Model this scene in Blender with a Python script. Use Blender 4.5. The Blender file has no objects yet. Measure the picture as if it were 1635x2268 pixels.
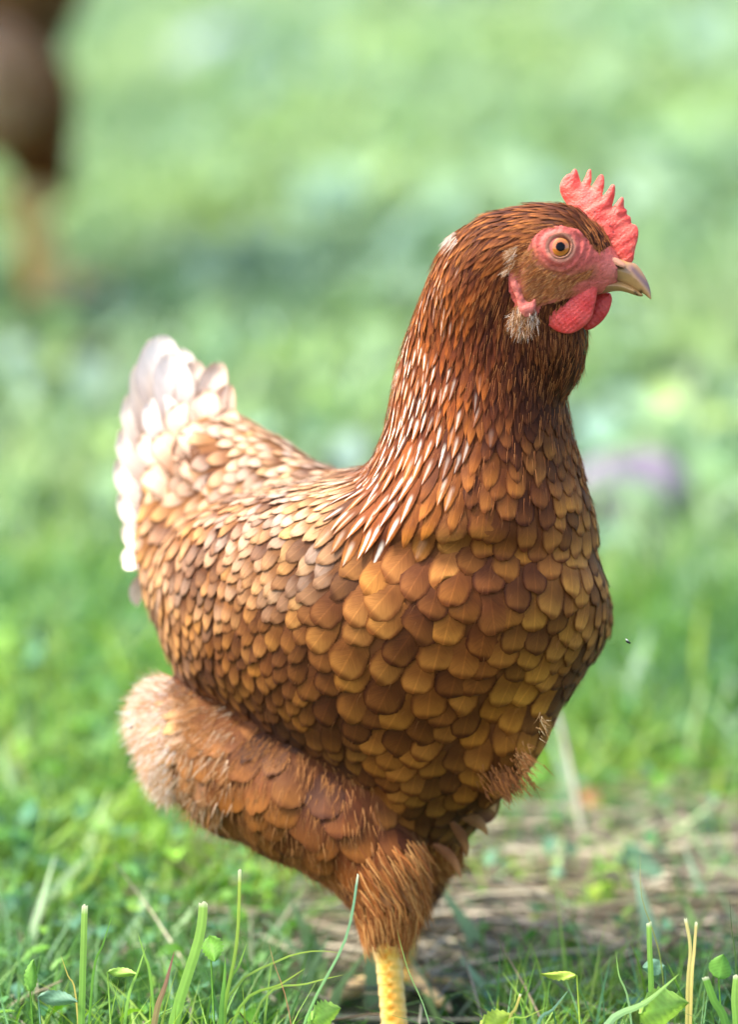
import bpy, math, random
import numpy as np
from mathutils import Vector, Matrix
from mathutils.bvhtree import BVHTree

# ------------------------------------------------------------------ camera, sky, sun, exposure
sc = bpy.context.scene
PITCH = math.radians(12.0); D0 = 2.5; SC = 0.44 / 2267.0; K = SC / D0
CX, CY = 817.5, 1133.5
CAM_H = (D0 + 0.02) * (math.sin(PITCH) + (2350 - CY) * K * math.cos(PITCH))
CAM = np.array([0.0, -D0 * math.cos(PITCH), CAM_H])
FW = np.array([0.0, math.cos(PITCH), -math.sin(PITCH)])
UP = np.array([0.0, math.sin(PITCH), math.cos(PITCH)])
cd = bpy.data.cameras.new('camera'); cam = bpy.data.objects.new('camera', cd)
sc.collection.objects.link(cam); sc.camera = cam
cam.location = CAM; cam.rotation_euler = (math.radians(90) - PITCH, 0, 0)
cd.sensor_fit = 'VERTICAL'; cd.sensor_height = 36.0; cd.lens = 36.0 * D0 / 0.44
cd.clip_start = 0.05; cd.clip_end = 2000
cd.dof.use_dof = True; cd.dof.focus_distance = D0 - 0.058
cd.dof.aperture_fstop = (cd.lens / 1000.0) / 0.049          # a 49 mm wide pupil
cd.dof.aperture_blades = 9

SUN_EL, SUN_AZ = math.radians(56), math.radians(-98)        # azimuth from +Y towards +X
w = bpy.data.worlds.new('World'); sc.world = w; w.use_nodes = True
nt = w.node_tree; nt.nodes.clear()
sky = nt.nodes.new('ShaderNodeTexSky'); sky.sky_type = 'NISHITA'; sky.sun_disc = False
sky.sun_elevation = SUN_EL; sky.sun_rotation = SUN_AZ; sky.dust_density = 4.0; sky.air_density = 1.0; sky.ozone_density = 1.0
bg = nt.nodes.new('ShaderNodeBackground'); bg.inputs['Strength'].default_value = 0.145
wo = nt.nodes.new('ShaderNodeOutputWorld')
nt.links.new(sky.outputs[0], bg.inputs[0]); nt.links.new(bg.outputs[0], wo.inputs[0])
sd = bpy.data.lights.new('sun', 'SUN'); sd.energy = 2.0; sd.angle = math.radians(6); sd.color = (1.0, 0.95, 0.87)
sun = bpy.data.objects.new('sun', sd); sc.collection.objects.link(sun)
sdir = Vector((math.sin(SUN_AZ) * math.cos(SUN_EL), math.cos(SUN_AZ) * math.cos(SUN_EL), math.sin(SUN_EL)))
sun.rotation_euler = sdir.to_track_quat('Z', 'Y').to_euler(); sun.location = (-3, 3, 5)
vs = sc.view_settings; vs.view_transform = 'Standard'; vs.look = 'None'; vs.gamma = 1.0; vs.exposure = 1.74
vs.use_curve_mapping = False
sc.cycles.max_bounces = 8; sc.cycles.transparent_max_bounces = 12

# ------------------------------------------------------------------ helpers
rng = np.random.default_rng(7); random.seed(7)
COL = sc.collection

def W3(a):
    """measure space (u right, v down, w away, all in units of SC metres at the reference distance) to world"""
    a = np.asarray(a, float); d = D0 + a[..., 2] * SC
    x = (a[..., 0] - CX) * K * d
    y = (CY - a[..., 1]) * K * d
    p = CAM + FW * d[..., None] + UP * y[..., None]
    p[..., 0] += x
    return p

def ground_v(wpx):
    """v at which the ground lies w away"""
    d = D0 + wpx * SC
    return (CAM_H / d - math.sin(PITCH)) / (K * math.cos(PITCH)) + CY

def ground_w(v):
    return (CAM_H / (math.sin(PITCH) + (v - CY) * K * math.cos(PITCH)) - D0) / SC

def lin(r, g, b):
    f = lambda c: (c / 255 / 12.92) if c / 255 <= 0.04045 else ((c / 255 + 0.055) / 1.055) ** 2.4
    return (f(r), f(g), f(b))

def tag(o, label=None, cat=None, group=None, kind=None):
    if label: o['label'] = label
    if cat: o['category'] = cat
    if group: o['group'] = group
    if kind: o['kind'] = kind
    return o

def empty(name, loc, label, cat, group=None):
    o = bpy.data.objects.new(name, None); COL.objects.link(o); o.location = loc; o.empty_display_size = 0.02
    return tag(o, label, cat, group)

def raw_mesh(name, V, F, mat, attrs=None, smooth=True):
    """V (n,3) world, F (m,4) or (m,3)"""
    V = np.asarray(V, np.float32); F = np.asarray(F, np.int32)
    me = bpy.data.meshes.new(name); k = F.shape[1]
    me.vertices.add(len(V)); me.vertices.foreach_set('co', V.ravel())
    me.loops.add(F.size); me.loops.foreach_set('vertex_index', F.ravel())
    me.polygons.add(len(F)); me.polygons.foreach_set('loop_start', np.arange(0, F.size, k, dtype=np.int32))
    if smooth: me.polygons.foreach_set('use_smooth', np.ones(len(F), bool))
    me.update(calc_edges=True)
    for n, a in (attrs or {}).items():
        a = np.asarray(a, np.float32)
        if a.shape[1] == 4:
            at = me.attributes.new(n, 'FLOAT_COLOR', 'POINT'); at.data.foreach_set('color', a.ravel())
        else:
            at = me.attributes.new(n, 'FLOAT_VECTOR', 'POINT'); at.data.foreach_set('vector', a.ravel())
    me.materials.append(mat)
    return me

def link(name, me, parent=None, loc=None):
    o = bpy.data.objects.new(name, me); COL.objects.link(o)
    if parent is not None: o.parent = parent
    if loc is not None: o.location = loc
    return o

def surf_nets(F, org, step):
    nx, ny, nz = F.shape; ins = F < 0
    S = np.zeros((nx - 1, ny - 1, nz - 1, 3), np.float32); C = np.zeros((nx - 1, ny - 1, nz - 1), np.float32)
    def cs(o): return tuple(slice(o[i], (nx, ny, nz)[i] - 1 + o[i]) for i in range(3))
    for ax in range(3):
        for p in (0, 1):
            for q in (0, 1):
                a = [0, 0, 0]; oth = [i for i in range(3) if i != ax]; a[oth[0]] = p; a[oth[1]] = q
                b = list(a); b[ax] = 1
                fa, fb = F[cs(a)], F[cs(b)]; cr = (fa < 0) != (fb < 0)
                t = np.where(cr, fa / np.where(cr, fa - fb, 1), 0)
                for i in range(3):
                    S[..., i] += np.where(cr, (t if i == ax else a[i]), 0)
                C += cr
    act = C > 0; vid = np.full(C.shape, -1, np.int64); vid[act] = np.arange(act.sum())
    idx = np.argwhere(act); V = (idx + S[act] / C[act][:, None]) * step + np.asarray(org)
    Q = []
    for ax in range(3):
        o1, o2 = (ax + 1) % 3, (ax + 2) % 3
        sl0 = [slice(None)] * 3; sl1 = [slice(None)] * 3
        sl0[ax] = slice(0, F.shape[ax] - 1); sl1[ax] = slice(1, None)
        for s_ in (sl0, sl1):
            s_[o1] = slice(1, F.shape[o1] - 1); s_[o2] = slice(1, F.shape[o2] - 1)
        A, B = ins[tuple(sl0)], ins[tuple(sl1)]
        e = np.argwhere(A != B)
        if not len(e): continue
        flip = A[tuple(e.T)]
        def cell(d1, d2):
            c = e.copy(); c[:, o1] += d1; c[:, o2] += d2     # grid index = e+1 on o1,o2 ; cells e+1-1 = e .. e+1
            return vid[tuple(c.T)]
        q = np.stack([cell(0, 0), cell(1, 0), cell(1, 1), cell(0, 1)], 1)
        q[flip] = q[flip][:, ::-1]
        Q.append(q)
    Q = np.concatenate(Q)
    return V, Q[(Q >= 0).all(1)]

def orient(V, Q):
    """make faces point outwards (measure space volume test)"""
    a, b, c = V[Q[:, 0]], V[Q[:, 1]], V[Q[:, 2]]
    d = V[Q[:, 3]]
    vol = (np.einsum('ij,ij->i', a, np.cross(b, c)) + np.einsum('ij,ij->i', a, np.cross(c, d))).sum()
    return Q if vol > 0 else Q[:, ::-1]

class Field:
    def __init__(s, lo, hi, step):
        s.lo = np.array(lo, float); s.step = step
        n = [int((hi[i] - lo[i]) / step) + 2 for i in range(3)]
        s.ax = [s.lo[i] + np.arange(n[i]) * step for i in range(3)]
        s.F = np.full(n, 1e3, np.float32)
    def box(s, lo, hi):
        sl = []
        for i in range(3):
            a = max(0, int((lo[i] - s.lo[i]) / s.step)); b = min(len(s.ax[i]), int((hi[i] - s.lo[i]) / s.step) + 2)
            sl.append(slice(a, max(a + 1, b)))
        g = [s.ax[i][sl[i]] for i in range(3)]
        return tuple(sl), g[0][:, None, None], g[1][None, :, None], g[2][None, None, :]
    def union(s, sl, f, k):
        g = s.F[sl]
        if k > 0:
            h = np.clip(0.5 + 0.5 * (g - f) / k, 0, 1)
            s.F[sl] = g * (1 - h) + f * h - k * h * (1 - h)
        else: s.F[sl] = np.minimum(g, f)
    def cone(s, a, b, ra, rb, k=20, flat=None):
        a = np.array(a, float); b = np.array(b, float); m = max(ra, rb) + k + 30
        sl, U, V, Wd = s.box(np.minimum(a, b) - m, np.maximum(a, b) + m)
        ab = b - a; L2 = max((ab ** 2).sum(), 1e-6)
        t = np.clip(((U - a[0]) * ab[0] + (V - a[1]) * ab[1] + (Wd - a[2]) * ab[2]) / L2, 0, 1)
        du, dv, dw = U - a[0] - t * ab[0], V - a[1] - t * ab[1], Wd - a[2] - t * ab[2]
        if flat: dw = dw / flat
        s.union(sl, np.sqrt(du * du + dv * dv + dw * dw) - (ra + (rb - ra) * t), k)
    def chain(s, pts, k=20, kin=0, flat=None):
        for p, q in zip(pts[:-1], pts[1:]):
            s.cone(p[:3], q[:3], p[3], q[3], k, flat)
    def rows(s, R, head, k=20):
        """R: (v, left, right, wc, b); ellipse slices whose long axis heads `head` rad towards the viewer"""
        R = np.array(R, float); lo = (R[:, 1].min() - 40, R[0, 0] - 60, (R[:, 3] - R[:, 4]).min() - 250)
        hi = (R[:, 2].max() + 40, R[-1, 0] + 60, (R[:, 3] + R[:, 4]).max() + 250)
        sl, U, V, Wd = s.box(lo, hi)
        vv = V.ravel()
        def ip(c): 
            return np.interp(vv, R[:, 0], np.convolve(np.pad(R[:, c], 1, mode='edge'), [0, 1, 0], 'valid'))[None, :, None]
        l, r, wc, b = ip(1), ip(2), ip(3), ip(4)
        U_ = (r - l) / 2; uc = (r + l) / 2; sh, ch = math.sin(head), math.cos(head)
        a = np.sqrt(np.maximum(U_ ** 2 - (b * sh) ** 2, (U_ * 0.5) ** 2)) / ch
        x = (U - uc) * ch - (Wd - wc) * sh; y = (U - uc) * sh + (Wd - wc) * ch
        rho = np.sqrt((x / a) ** 2 + (y / b) ** 2)
        f = (rho - 1) * np.minimum(a, b)
        out = np.maximum(R[0, 0] - V, V - R[-1, 0])
        f = np.where(out > 0, np.sqrt(np.maximum(f, 0) ** 2 + out ** 2), f)
        s.union(sl, f, k)
    def mesh(s, blur=0):
        V, Q = surf_nets(s.F, s.lo, s.step)
        return V, orient(V, Q)

def smooth_verts(V, Q, it=3, lam=0.5):
    n = len(V); E = np.concatenate([Q[:, [0, 1]], Q[:, [1, 2]], Q[:, [2, 3]], Q[:, [3, 0]]])
    for _ in range(it):
        S = np.zeros_like(V); c = np.zeros(n)
        for i in range(3): S[:, i] = np.bincount(E[:, 0], V[E[:, 1], i], n) + np.bincount(E[:, 1], V[E[:, 0], i], n)
        c = np.bincount(E[:, 0], minlength=n) + np.bincount(E[:, 1], minlength=n)
        V = V + lam * (S / np.maximum(c, 1)[:, None] - V)
    return V

def poly_sd(poly, U, V):
    P = np.asarray(poly, float); Qn = np.roll(P, -1, 0); d = np.full(np.broadcast(U, V).shape, 1e9); ins = np.zeros(d.shape, bool)
    for (x0, y0), (x1, y1) in zip(P, Qn):
        ex, ey = x1 - x0, y1 - y0; L = ex * ex + ey * ey + 1e-9
        t = np.clip(((U - x0) * ex + (V - y0) * ey) / L, 0, 1)
        d = np.minimum(d, np.hypot(U - x0 - t * ex, V - y0 - t * ey))
        c = ((y0 <= V) & (y1 > V)) | ((y1 <= V) & (y0 > V))
        ins ^= c & (U < x0 + (V - y0) / (y1 - y0 if abs(y1 - y0) > 1e-9 else 1e-9) * ex)
    return np.where(ins, -d, d)

def chaikin(P, n=1):
    P = np.asarray(P, float)
    for _ in range(n):
        Qn = np.roll(P, -1, 0); P = np.stack([P * .75 + Qn * .25, P * .25 + Qn * .75], 1).reshape(-1, 2)
    return P

def poly_solid(poly, wfun, T, R, step=2.0, bump=None, smooth=1):
    poly = np.asarray(poly); lo = poly.min(0) - 3 * step; hi = poly.max(0) + 3 * step
    ax = [np.arange(lo[0], hi[0], step), np.arange(lo[1], hi[1], step)]
    U, V = ax[0][:, None], ax[1][None, :]
    d = poly_sd(poly, U, V); wc = wfun(U, V) + 0 * d
    lw, hw = wc.min() - T - 4 * step, wc.max() + T + 4 * step
    Z = np.arange(lw, hw, step)[None, None, :]
    th = T * np.sqrt(np.clip(-d / R, 0, 1)) + (1.2 * step) * (d < 0)
    if bump is not None: th = th + np.where(d < 0, bump(U, V), 0)
    az = np.abs(Z - wc[..., None])
    F = np.where(d[..., None] < 0, np.maximum(az - th[..., None], d[..., None] * 1.0), np.hypot(np.maximum(d[..., None], 0), az))
    Vv, Q = surf_nets(F.astype(np.float32), (lo[0], lo[1], lw), step)
    Q = orient(Vv, Q)
    return smooth_verts(Vv, Q, smooth, 0.4), Q

def in_poly(P, x, y): return poly_sd(P, np.asarray(x, float), np.asarray(y, float)) < 0
def Z1(pts): return [(882.9 + .38 * a, 327 + .38 * b) for a, b in pts]

# ------------------------------------------------------------------ materials
def mat(name):
    m = bpy.data.materials.new(name); m.use_nodes = True; n = m.node_tree.nodes; n.clear()
    o = n.new('ShaderNodeOutputMaterial'); return m, m.node_tree, o
class NB:
    """tiny node builder"""
    def __init__(s, nt): s.nt = nt
    def n(s, t, **kw):
        x = s.nt.nodes.new(t)
        for k_, v in kw.items():
            if k_.startswith('i_'): x.inputs[k_[2:].replace('_', ' ')].default_value = v
            else: setattr(x, k_, v)
        return x
    def l(s, a, b): s.nt.links.new(a, b)
    def m(s, op, a, b=None, c=None, clamp=False):
        x = s.nt.nodes.new('ShaderNodeMath'); x.operation = op; x.use_clamp = clamp
        for i, v in enumerate((a, b, c)):
            if v is None: continue
            if isinstance(v, (int, float)): x.inputs[i].default_value = v
            else: s.l(v, x.inputs[i])
        return x.outputs[0]
    def ss(s, v, a, b):
        x = s.nt.nodes.new('ShaderNodeMapRange'); x.interpolation_type = 'SMOOTHSTEP'
        s.l(v, x.inputs[0]); x.inputs[1].default_value = a; x.inputs[2].default_value = b
        return x.outputs[0]
    def mix(s, f, a, b, mode='MIX'):
        x = s.nt.nodes.new('ShaderNodeMix'); x.data_type = 'RGBA'; x.blend_type = mode
        for i, v in ((0, f), (6, a), (7, b)):
            if isinstance(v, (int, float)): x.inputs[i].default_value = v
            elif isinstance(v, tuple): x.inputs[i].default_value = (*v[:3], 1)
            else: s.l(v, x.inputs[i])
        return x.outputs[2]
    def noise(s, vec, scale, detail=2, rough=.5):
        x = s.nt.nodes.new('ShaderNodeTexNoise'); x.inputs['Scale'].default_value = scale
        x.inputs['Detail'].default_value = detail; x.inputs['Roughness'].default_value = rough
        if vec is not None: s.l(vec, x.inputs['Vector'])
        return x.outputs[0]

def feather_mat():
    m, t, o = mat('feather_material'); b = NB(t)
    col = b.n('ShaderNodeAttribute', attribute_name='col'); par = b.n('ShaderNodeAttribute', attribute_name='par')
    st = b.n('ShaderNodeAttribute', attribute_name='st'); sep = b.n('ShaderNodeSeparateXYZ'); b.l(st.outputs['Vector'], sep.inputs[0])
    S, T, seed = sep.outputs; sp = b.n('ShaderNodeSeparateColor'); b.l(par.outputs['Color'], sp.inputs[0])
    streak, rim, pale = sp.outputs; aS = b.m('ABSOLUTE', S)
    # barbs: fine lines leaving the shaft at an angle
    bc = b.m('SUBTRACT', b.m('MULTIPLY', T, 60.0), b.m('MULTIPLY', aS, 26.0))
    cx = b.n('ShaderNodeCombineXYZ'); b.l(bc, cx.inputs[0]); b.l(b.m('MULTIPLY', seed, 37.0), cx.inputs[1]); b.l(b.m('MULTIPLY', S, 1.3), cx.inputs[2])
    nz = b.noise(cx.outputs[0], 1.0, 3, .65)
    cx2 = b.n('ShaderNodeCombineXYZ'); b.l(b.m('MULTIPLY', T, 2.2), cx2.inputs[0]); b.l(b.m('MULTIPLY', S, 1.2), cx2.inputs[1]); b.l(b.m('MULTIPLY', seed, 91.0), cx2.inputs[2])
    nl = b.noise(cx2.outputs[0], 1.0, 2, .5)
    c = b.mix(1.0, col.outputs['Color'], b.mix(b.m('MULTIPLY_ADD', nz, 1.6, -.3, True), (.66, .62, .58), (1.25, 1.22, 1.2)), 'MULTIPLY')
    c = b.mix(b.m('MULTIPLY', b.ss(nl, .5, .75), .35), c, b.mix(1.0, c, (.6, .5, .45), 'MULTIPLY'))
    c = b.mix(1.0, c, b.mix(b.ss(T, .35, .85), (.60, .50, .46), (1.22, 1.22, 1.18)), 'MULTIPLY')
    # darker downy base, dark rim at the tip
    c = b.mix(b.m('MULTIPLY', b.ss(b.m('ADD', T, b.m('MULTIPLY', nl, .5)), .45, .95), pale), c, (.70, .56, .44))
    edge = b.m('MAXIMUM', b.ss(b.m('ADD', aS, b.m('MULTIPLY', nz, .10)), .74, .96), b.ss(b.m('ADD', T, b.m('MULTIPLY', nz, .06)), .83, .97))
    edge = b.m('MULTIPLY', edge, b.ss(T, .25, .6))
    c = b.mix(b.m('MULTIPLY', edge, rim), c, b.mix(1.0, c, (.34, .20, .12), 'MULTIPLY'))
    # pale tip, white shaft streak
    stw = b.m('SUBTRACT', 1.0, b.ss(b.m('ADD', aS, b.m('MULTIPLY', nz, .24)), .24, .60))
    stt = b.m('MULTIPLY', b.ss(T, .30, .55), b.m('SUBTRACT', 1.0, b.ss(T, .90, .99)))
    c = b.mix(b.m('MULTIPLY', b.m('MULTIPLY', stw, stt), streak), c, (.86, .76, .62))
    sh = b.m('SUBTRACT', 1.0, b.ss(aS, .02, .07)); c = b.mix(b.m('MULTIPLY', sh, .30), c, b.mix(1.0, c, (1.9, 1.9, 1.9), 'MULTIPLY'))
    bp = b.n('ShaderNodeBump'); bp.inputs['Strength'].default_value = .35; bp.inputs['Distance'].default_value = .0006; b.l(nz, bp.inputs['Height'])
    p = b.n('ShaderNodeBsdfPrincipled'); b.l(c, p.inputs['Base Color']); p.inputs['Roughness'].default_value = .6
    p.inputs['Specular IOR Level'].default_value = .2; p.inputs['Sheen Weight'].default_value = .03; p.inputs['Sheen Roughness'].default_value = .4
    b.l(bp.outputs[0], p.inputs['Normal'])
    tr = b.n('ShaderNodeBsdfTranslucent'); b.l(c, tr.inputs[0]); ms = b.n('ShaderNodeMixShader'); ms.inputs[0].default_value = .10
    b.l(p.outputs[0], ms.inputs[1]); b.l(tr.outputs[0], ms.inputs[2]); er = b.m('ADD', b.m('MAXIMUM', aS, b.m('MULTIPLY', b.ss(T, .80, 1.0), .98)), b.m('MULTIPLY_ADD', nz, .34, -.17))
    al = b.m('MULTIPLY', b.ss(er, .90, 1.02), b.ss(T, .15, .4)); tp = b.n('ShaderNodeBsdfTransparent'); m2 = b.n('ShaderNodeMixShader')
    b.l(al, m2.inputs[0]); b.l(ms.outputs[0], m2.inputs[1]); b.l(tp.outputs[0], m2.inputs[2]); b.l(m2.outputs[0], o.inputs[0])
    return m

def attr_mat(name, rough=.6, trans=0.0, bump=0.0, bscale=300, spec=.3, sss=0.0, var=.0, vscale=60, coat=0):
    m, t, o = mat(name); b = NB(t)
    col = b.n('ShaderNodeAttribute', attribute_name='col'); c = col.outputs['Color']
    tc = b.n('ShaderNodeTexCoord')
    if var: c = b.mix(1.0, c, b.mix(b.noise(tc.outputs['Object'], vscale, 4, .6), (1 - var,) * 3, (1 + var,) * 3), 'MULTIPLY')
    p = b.n('ShaderNodeBsdfPrincipled'); b.l(c, p.inputs['Base Color']); p.inputs['Roughness'].default_value = rough
    p.inputs['Specular IOR Level'].default_value = spec; p.inputs['Coat Weight'].default_value = coat; p.inputs['Coat Roughness'].default_value = .03
    if sss:
        p.inputs['Subsurface Weight'].default_value = sss; p.inputs['Subsurface Radius'].default_value = (1, .35, .25)
        p.inputs['Subsurface Scale'].default_value = .0025
    if bump:
        bp = b.n('ShaderNodeBump'); bp.inputs['Strength'].default_value = bump; bp.inputs['Distance'].default_value = .0006
        b.l(b.noise(tc.outputs['Object'], bscale, 3, .6), bp.inputs['Height']); b.l(bp.outputs[0], p.inputs['Normal'])
    if trans:
        tr = b.n('ShaderNodeBsdfTranslucent'); b.l(b.mix(1.0, c, (1.08, 1.15, .68), 'MULTIPLY'), tr.inputs[0]); ms = b.n('ShaderNodeMixShader'); ms.inputs[0].default_value = trans
        b.l(p.outputs[0], ms.inputs[1]); b.l(tr.outputs[0], ms.inputs[2]); b.l(ms.outputs[0], o.inputs[0])
    else: b.l(p.outputs[0], o.inputs[0])
    return m

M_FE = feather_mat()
M_DOWN = attr_mat('down_material', .7, .0, spec=.2)
M_BODY = attr_mat('under_plumage_material', .9, var=.25, vscale=80)
M_SKIN = attr_mat('bare_skin_material', .55, bump=1.0, bscale=700, spec=.3, sss=.2, var=.55, vscale=420)
M_COMB = attr_mat('comb_material', .42, bump=1.0, bscale=1100, spec=.45, sss=.3, var=.30, vscale=420)
M_BEAK = attr_mat('horn_material', .25, bump=.25, bscale=500, spec=.5, var=.18, vscale=300)
M_PUPIL = attr_mat('pupil_material', .12, spec=.12)
M_EYE = attr_mat('eye_material', .15, spec=.6, coat=1.0, var=.15, vscale=900)
M_LEG = attr_mat('shank_material', .45, bump=.4, bscale=700, spec=.4, var=.2, vscale=200)
M_GRASS = attr_mat('grass_material', .5, .34, spec=.4, var=.2, vscale=150)
M_LEAF = attr_mat('leaf_material', .52, .30, bump=.5, bscale=350, spec=.35, var=.22, vscale=120)
M_STRAW = attr_mat('straw_material', .55, .08, bump=.5, bscale=400, spec=.4, var=.25, vscale=150)
M_STONE = attr_mat('stone_material', .7, bump=.6, bscale=90, var=.12, vscale=30)
M_BARK = attr_mat('bark_material', .8, bump=.9, bscale=300, var=.3, vscale=80)

# ------------------------------------------------------------------ ground
def make_ground():
    m, t, o = mat('soil_material'); b = NB(t); tc = b.n('ShaderNodeTexCoord')
    n1 = b.noise(tc.outputs['Object'], 3.0, 6, .6); n2 = b.noise(tc.outputs['Object'], 60, 5, .6)
    c = b.mix(b.ss(n1, .35, .65), (.030, .042, .014), (.036, .032, .020)); c = b.mix(b.ss(n2, .45, .7), c, (.050, .095, .022))
    p = b.n('ShaderNodeBsdfPrincipled'); b.l(c, p.inputs['Base Color']); p.inputs['Roughness'].default_value = .95
    bp = b.n('ShaderNodeBump'); bp.inputs['Distance'].default_value = .01; b.l(n2, bp.inputs['Height']); b.l(bp.outputs[0], p.inputs['Normal']); b.l(p.outputs[0], o.inputs[0])
    # fine grid near the hen, wide apron to the horizon
    xs = np.concatenate([[-600, -150, -40, -12, -5], np.linspace(-2.5, 2.5, 61), [5, 12, 40, 150, 600]])
    ys = np.concatenate([[-600, -150, -40, -12, -4], np.linspace(-1.5, 6, 91), [9, 14, 40, 150, 600]])
    X, Y = np.meshgrid(xs, ys, indexing='ij')
    Zg = .004 * np.sin(X * 9 + 1.3) * np.sin(Y * 7) + .003 * np.sin(X * 23 + Y * 17); Zg *= (np.abs(X) < 3) & (Y > -1.6) & (Y < 6.1); Zg -= .006
    V = np.stack([X, Y, Zg], -1).reshape(-1, 3); nx, ny = len(xs), len(ys)
    i, j = np.meshgrid(np.arange(nx - 1), np.arange(ny - 1), indexing='ij'); a = (i * ny + j).ravel()
    F = np.stack([a, a + ny, a + ny + 1, a + 1], 1)
    tag(link('ground', raw_mesh('ground', V, F, m)), kind='structure')
make_ground()

# ------------------------------------------------------------------ the hen: body volume
HD = math.radians(35)
def wline(u, v): return 150 - (u - 857) * .70 + (v - 1450) * .2126

def build_field(step, lo=(235, 425, -520), hi=(1420, 2130, 860)):
    f = Field(lo, hi, step)
    T = [(1045, 760, 1180, 120), (1075, 620, 1240, 210), (1110, 490, 1282, 280), (1160, 390, 1305, 330), (1230, 345, 1330, 355), (1300, 335, 1352, 368),
         (1360, 340, 1354, 370), (1430, 355, 1335, 362), (1500, 392, 1295, 345), (1560, 490, 1252, 322), (1620, 575, 1205, 292),
         (1680, 690, 1168, 250), (1740, 780, 1130, 205), (1800, 830, 1085, 165), (1860, 870, 1030, 125), (1910, 900, 990, 70)]
    f.rows([(v, l + 6, r - 8, wline((l + r) / 2, v), bb) for v, l, r, bb in T], HD, 20)
    # neck
    N = [(480, 1075, 1180, -300, 60), (520, 1012, 1225, -300, 86), (570, 975, 1225, -290, 100), (640, 948, 1225, -270, 112), (700, 925, 1245, -240, 122), (750, 905, 1268, -215, 130),
         (820, 884, 1268, -185, 146), (880, 874, 1258, -160, 166), (950, 860, 1270, -130, 196), (1020, 832, 1290, -100, 232), (1100, 790, 1306, -75, 270), (1180, 760, 1315, -40, 300)]
    f.rows([(v, l - 3, r - 7, wc, bb) for v, l, r, wc, bb in N], math.radians(18), 60)
    # tail root and saddle
    f.chain([(820, 1175, 150, 108), (690, 1150, 250, 108), (570, 1085, 330, 112), (485, 1030, 390, 106), (430, 1000, 420, 80)], 50)
    f.chain([(600, 1200, 330, 150), (470, 1180, 400, 140), (415, 1140, 420, 90), (400, 1080, 430, 66)], 50)
    f.chain([(430, 1290, 360, 110), (395, 1230, 400, 90)], 40)
    # far wing
    f.chain([(1215, 1250, 80, 100), (1225, 1360, 110, 122), (1140, 1450, 190, 130), (900, 1400, 480, 130)], 25)
    f.chain([(1150, 1480, -20, 90), (1110, 1600, 10, 90), (1060, 1700, 60, 80)], 60)
    # head
    H = -330
    f.chain([(1120, 560, H + 12, 92), (1190, 545, H, 88), (1245, 548, H - 6, 88), (1295, 570, H - 14, 60), (1330, 590, H - 20, 36), (1352, 600, H - 24, 25)], 26)
    f.chain([(1180, 610, H, 78), (1240, 622, H - 8, 56), (1290, 618, H - 18, 34), (1322, 622, H - 22, 22)], 26)
    f.chain([(1190, 670, H + 25, 72), (1215, 740, H + 60, 70), (1225, 800, -230, 60)], 40)
    # near thigh and shin, far thigh
    f.chain([(398, 1596, 290, 94), (440, 1650, 255, 116), (540, 1712, 205, 132), (660, 1762, 145, 138), (770, 1830, 95, 124), (838, 1915, 70, 98), (858, 1990, 60, 72), (856, 2050, 55, 46), (856, 2086, 52, 31)], 22)
    f.chain([(600, 1640, 420, 140), (800, 1720, 400, 140), (920, 1780, 420, 110), (945, 1870, 500, 76), (925, 1950, 560, 50), (908, 2030, 610, 32)], 30)
    return f

F1 = build_field(9.0)
BV, BQ = F1.mesh(); BV = smooth_verts(BV, BQ, 4, .5)
BVH = BVHTree.FromPolygons([tuple(v) for v in BV], [tuple(int(i) for i in q) for q in BQ])

FACE = Z1([(795, 545), (850, 488), (950, 472), (1040, 492), (1100, 560), (1165, 640), (1240, 590), (1400, 620), (1500, 700), (1500, 900), (1250, 900), (1150, 850), (1020, 850), (900, 885), (820, 905),
           (800, 960), (745, 1000), (700, 950), (675, 860), (645, 790), (640, 715), (700, 690), (745, 640)])
CHEEK = Z1([(640, 600), (720, 560), (790, 590), (820, 660), (880, 705), (980, 735), (1080, 720), (1150, 700), (1140, 745), (1060, 770), (1010, 810), (1040, 850), (960, 870), (820, 915), (740, 890), (700, 700), (640, 690)])

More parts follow.
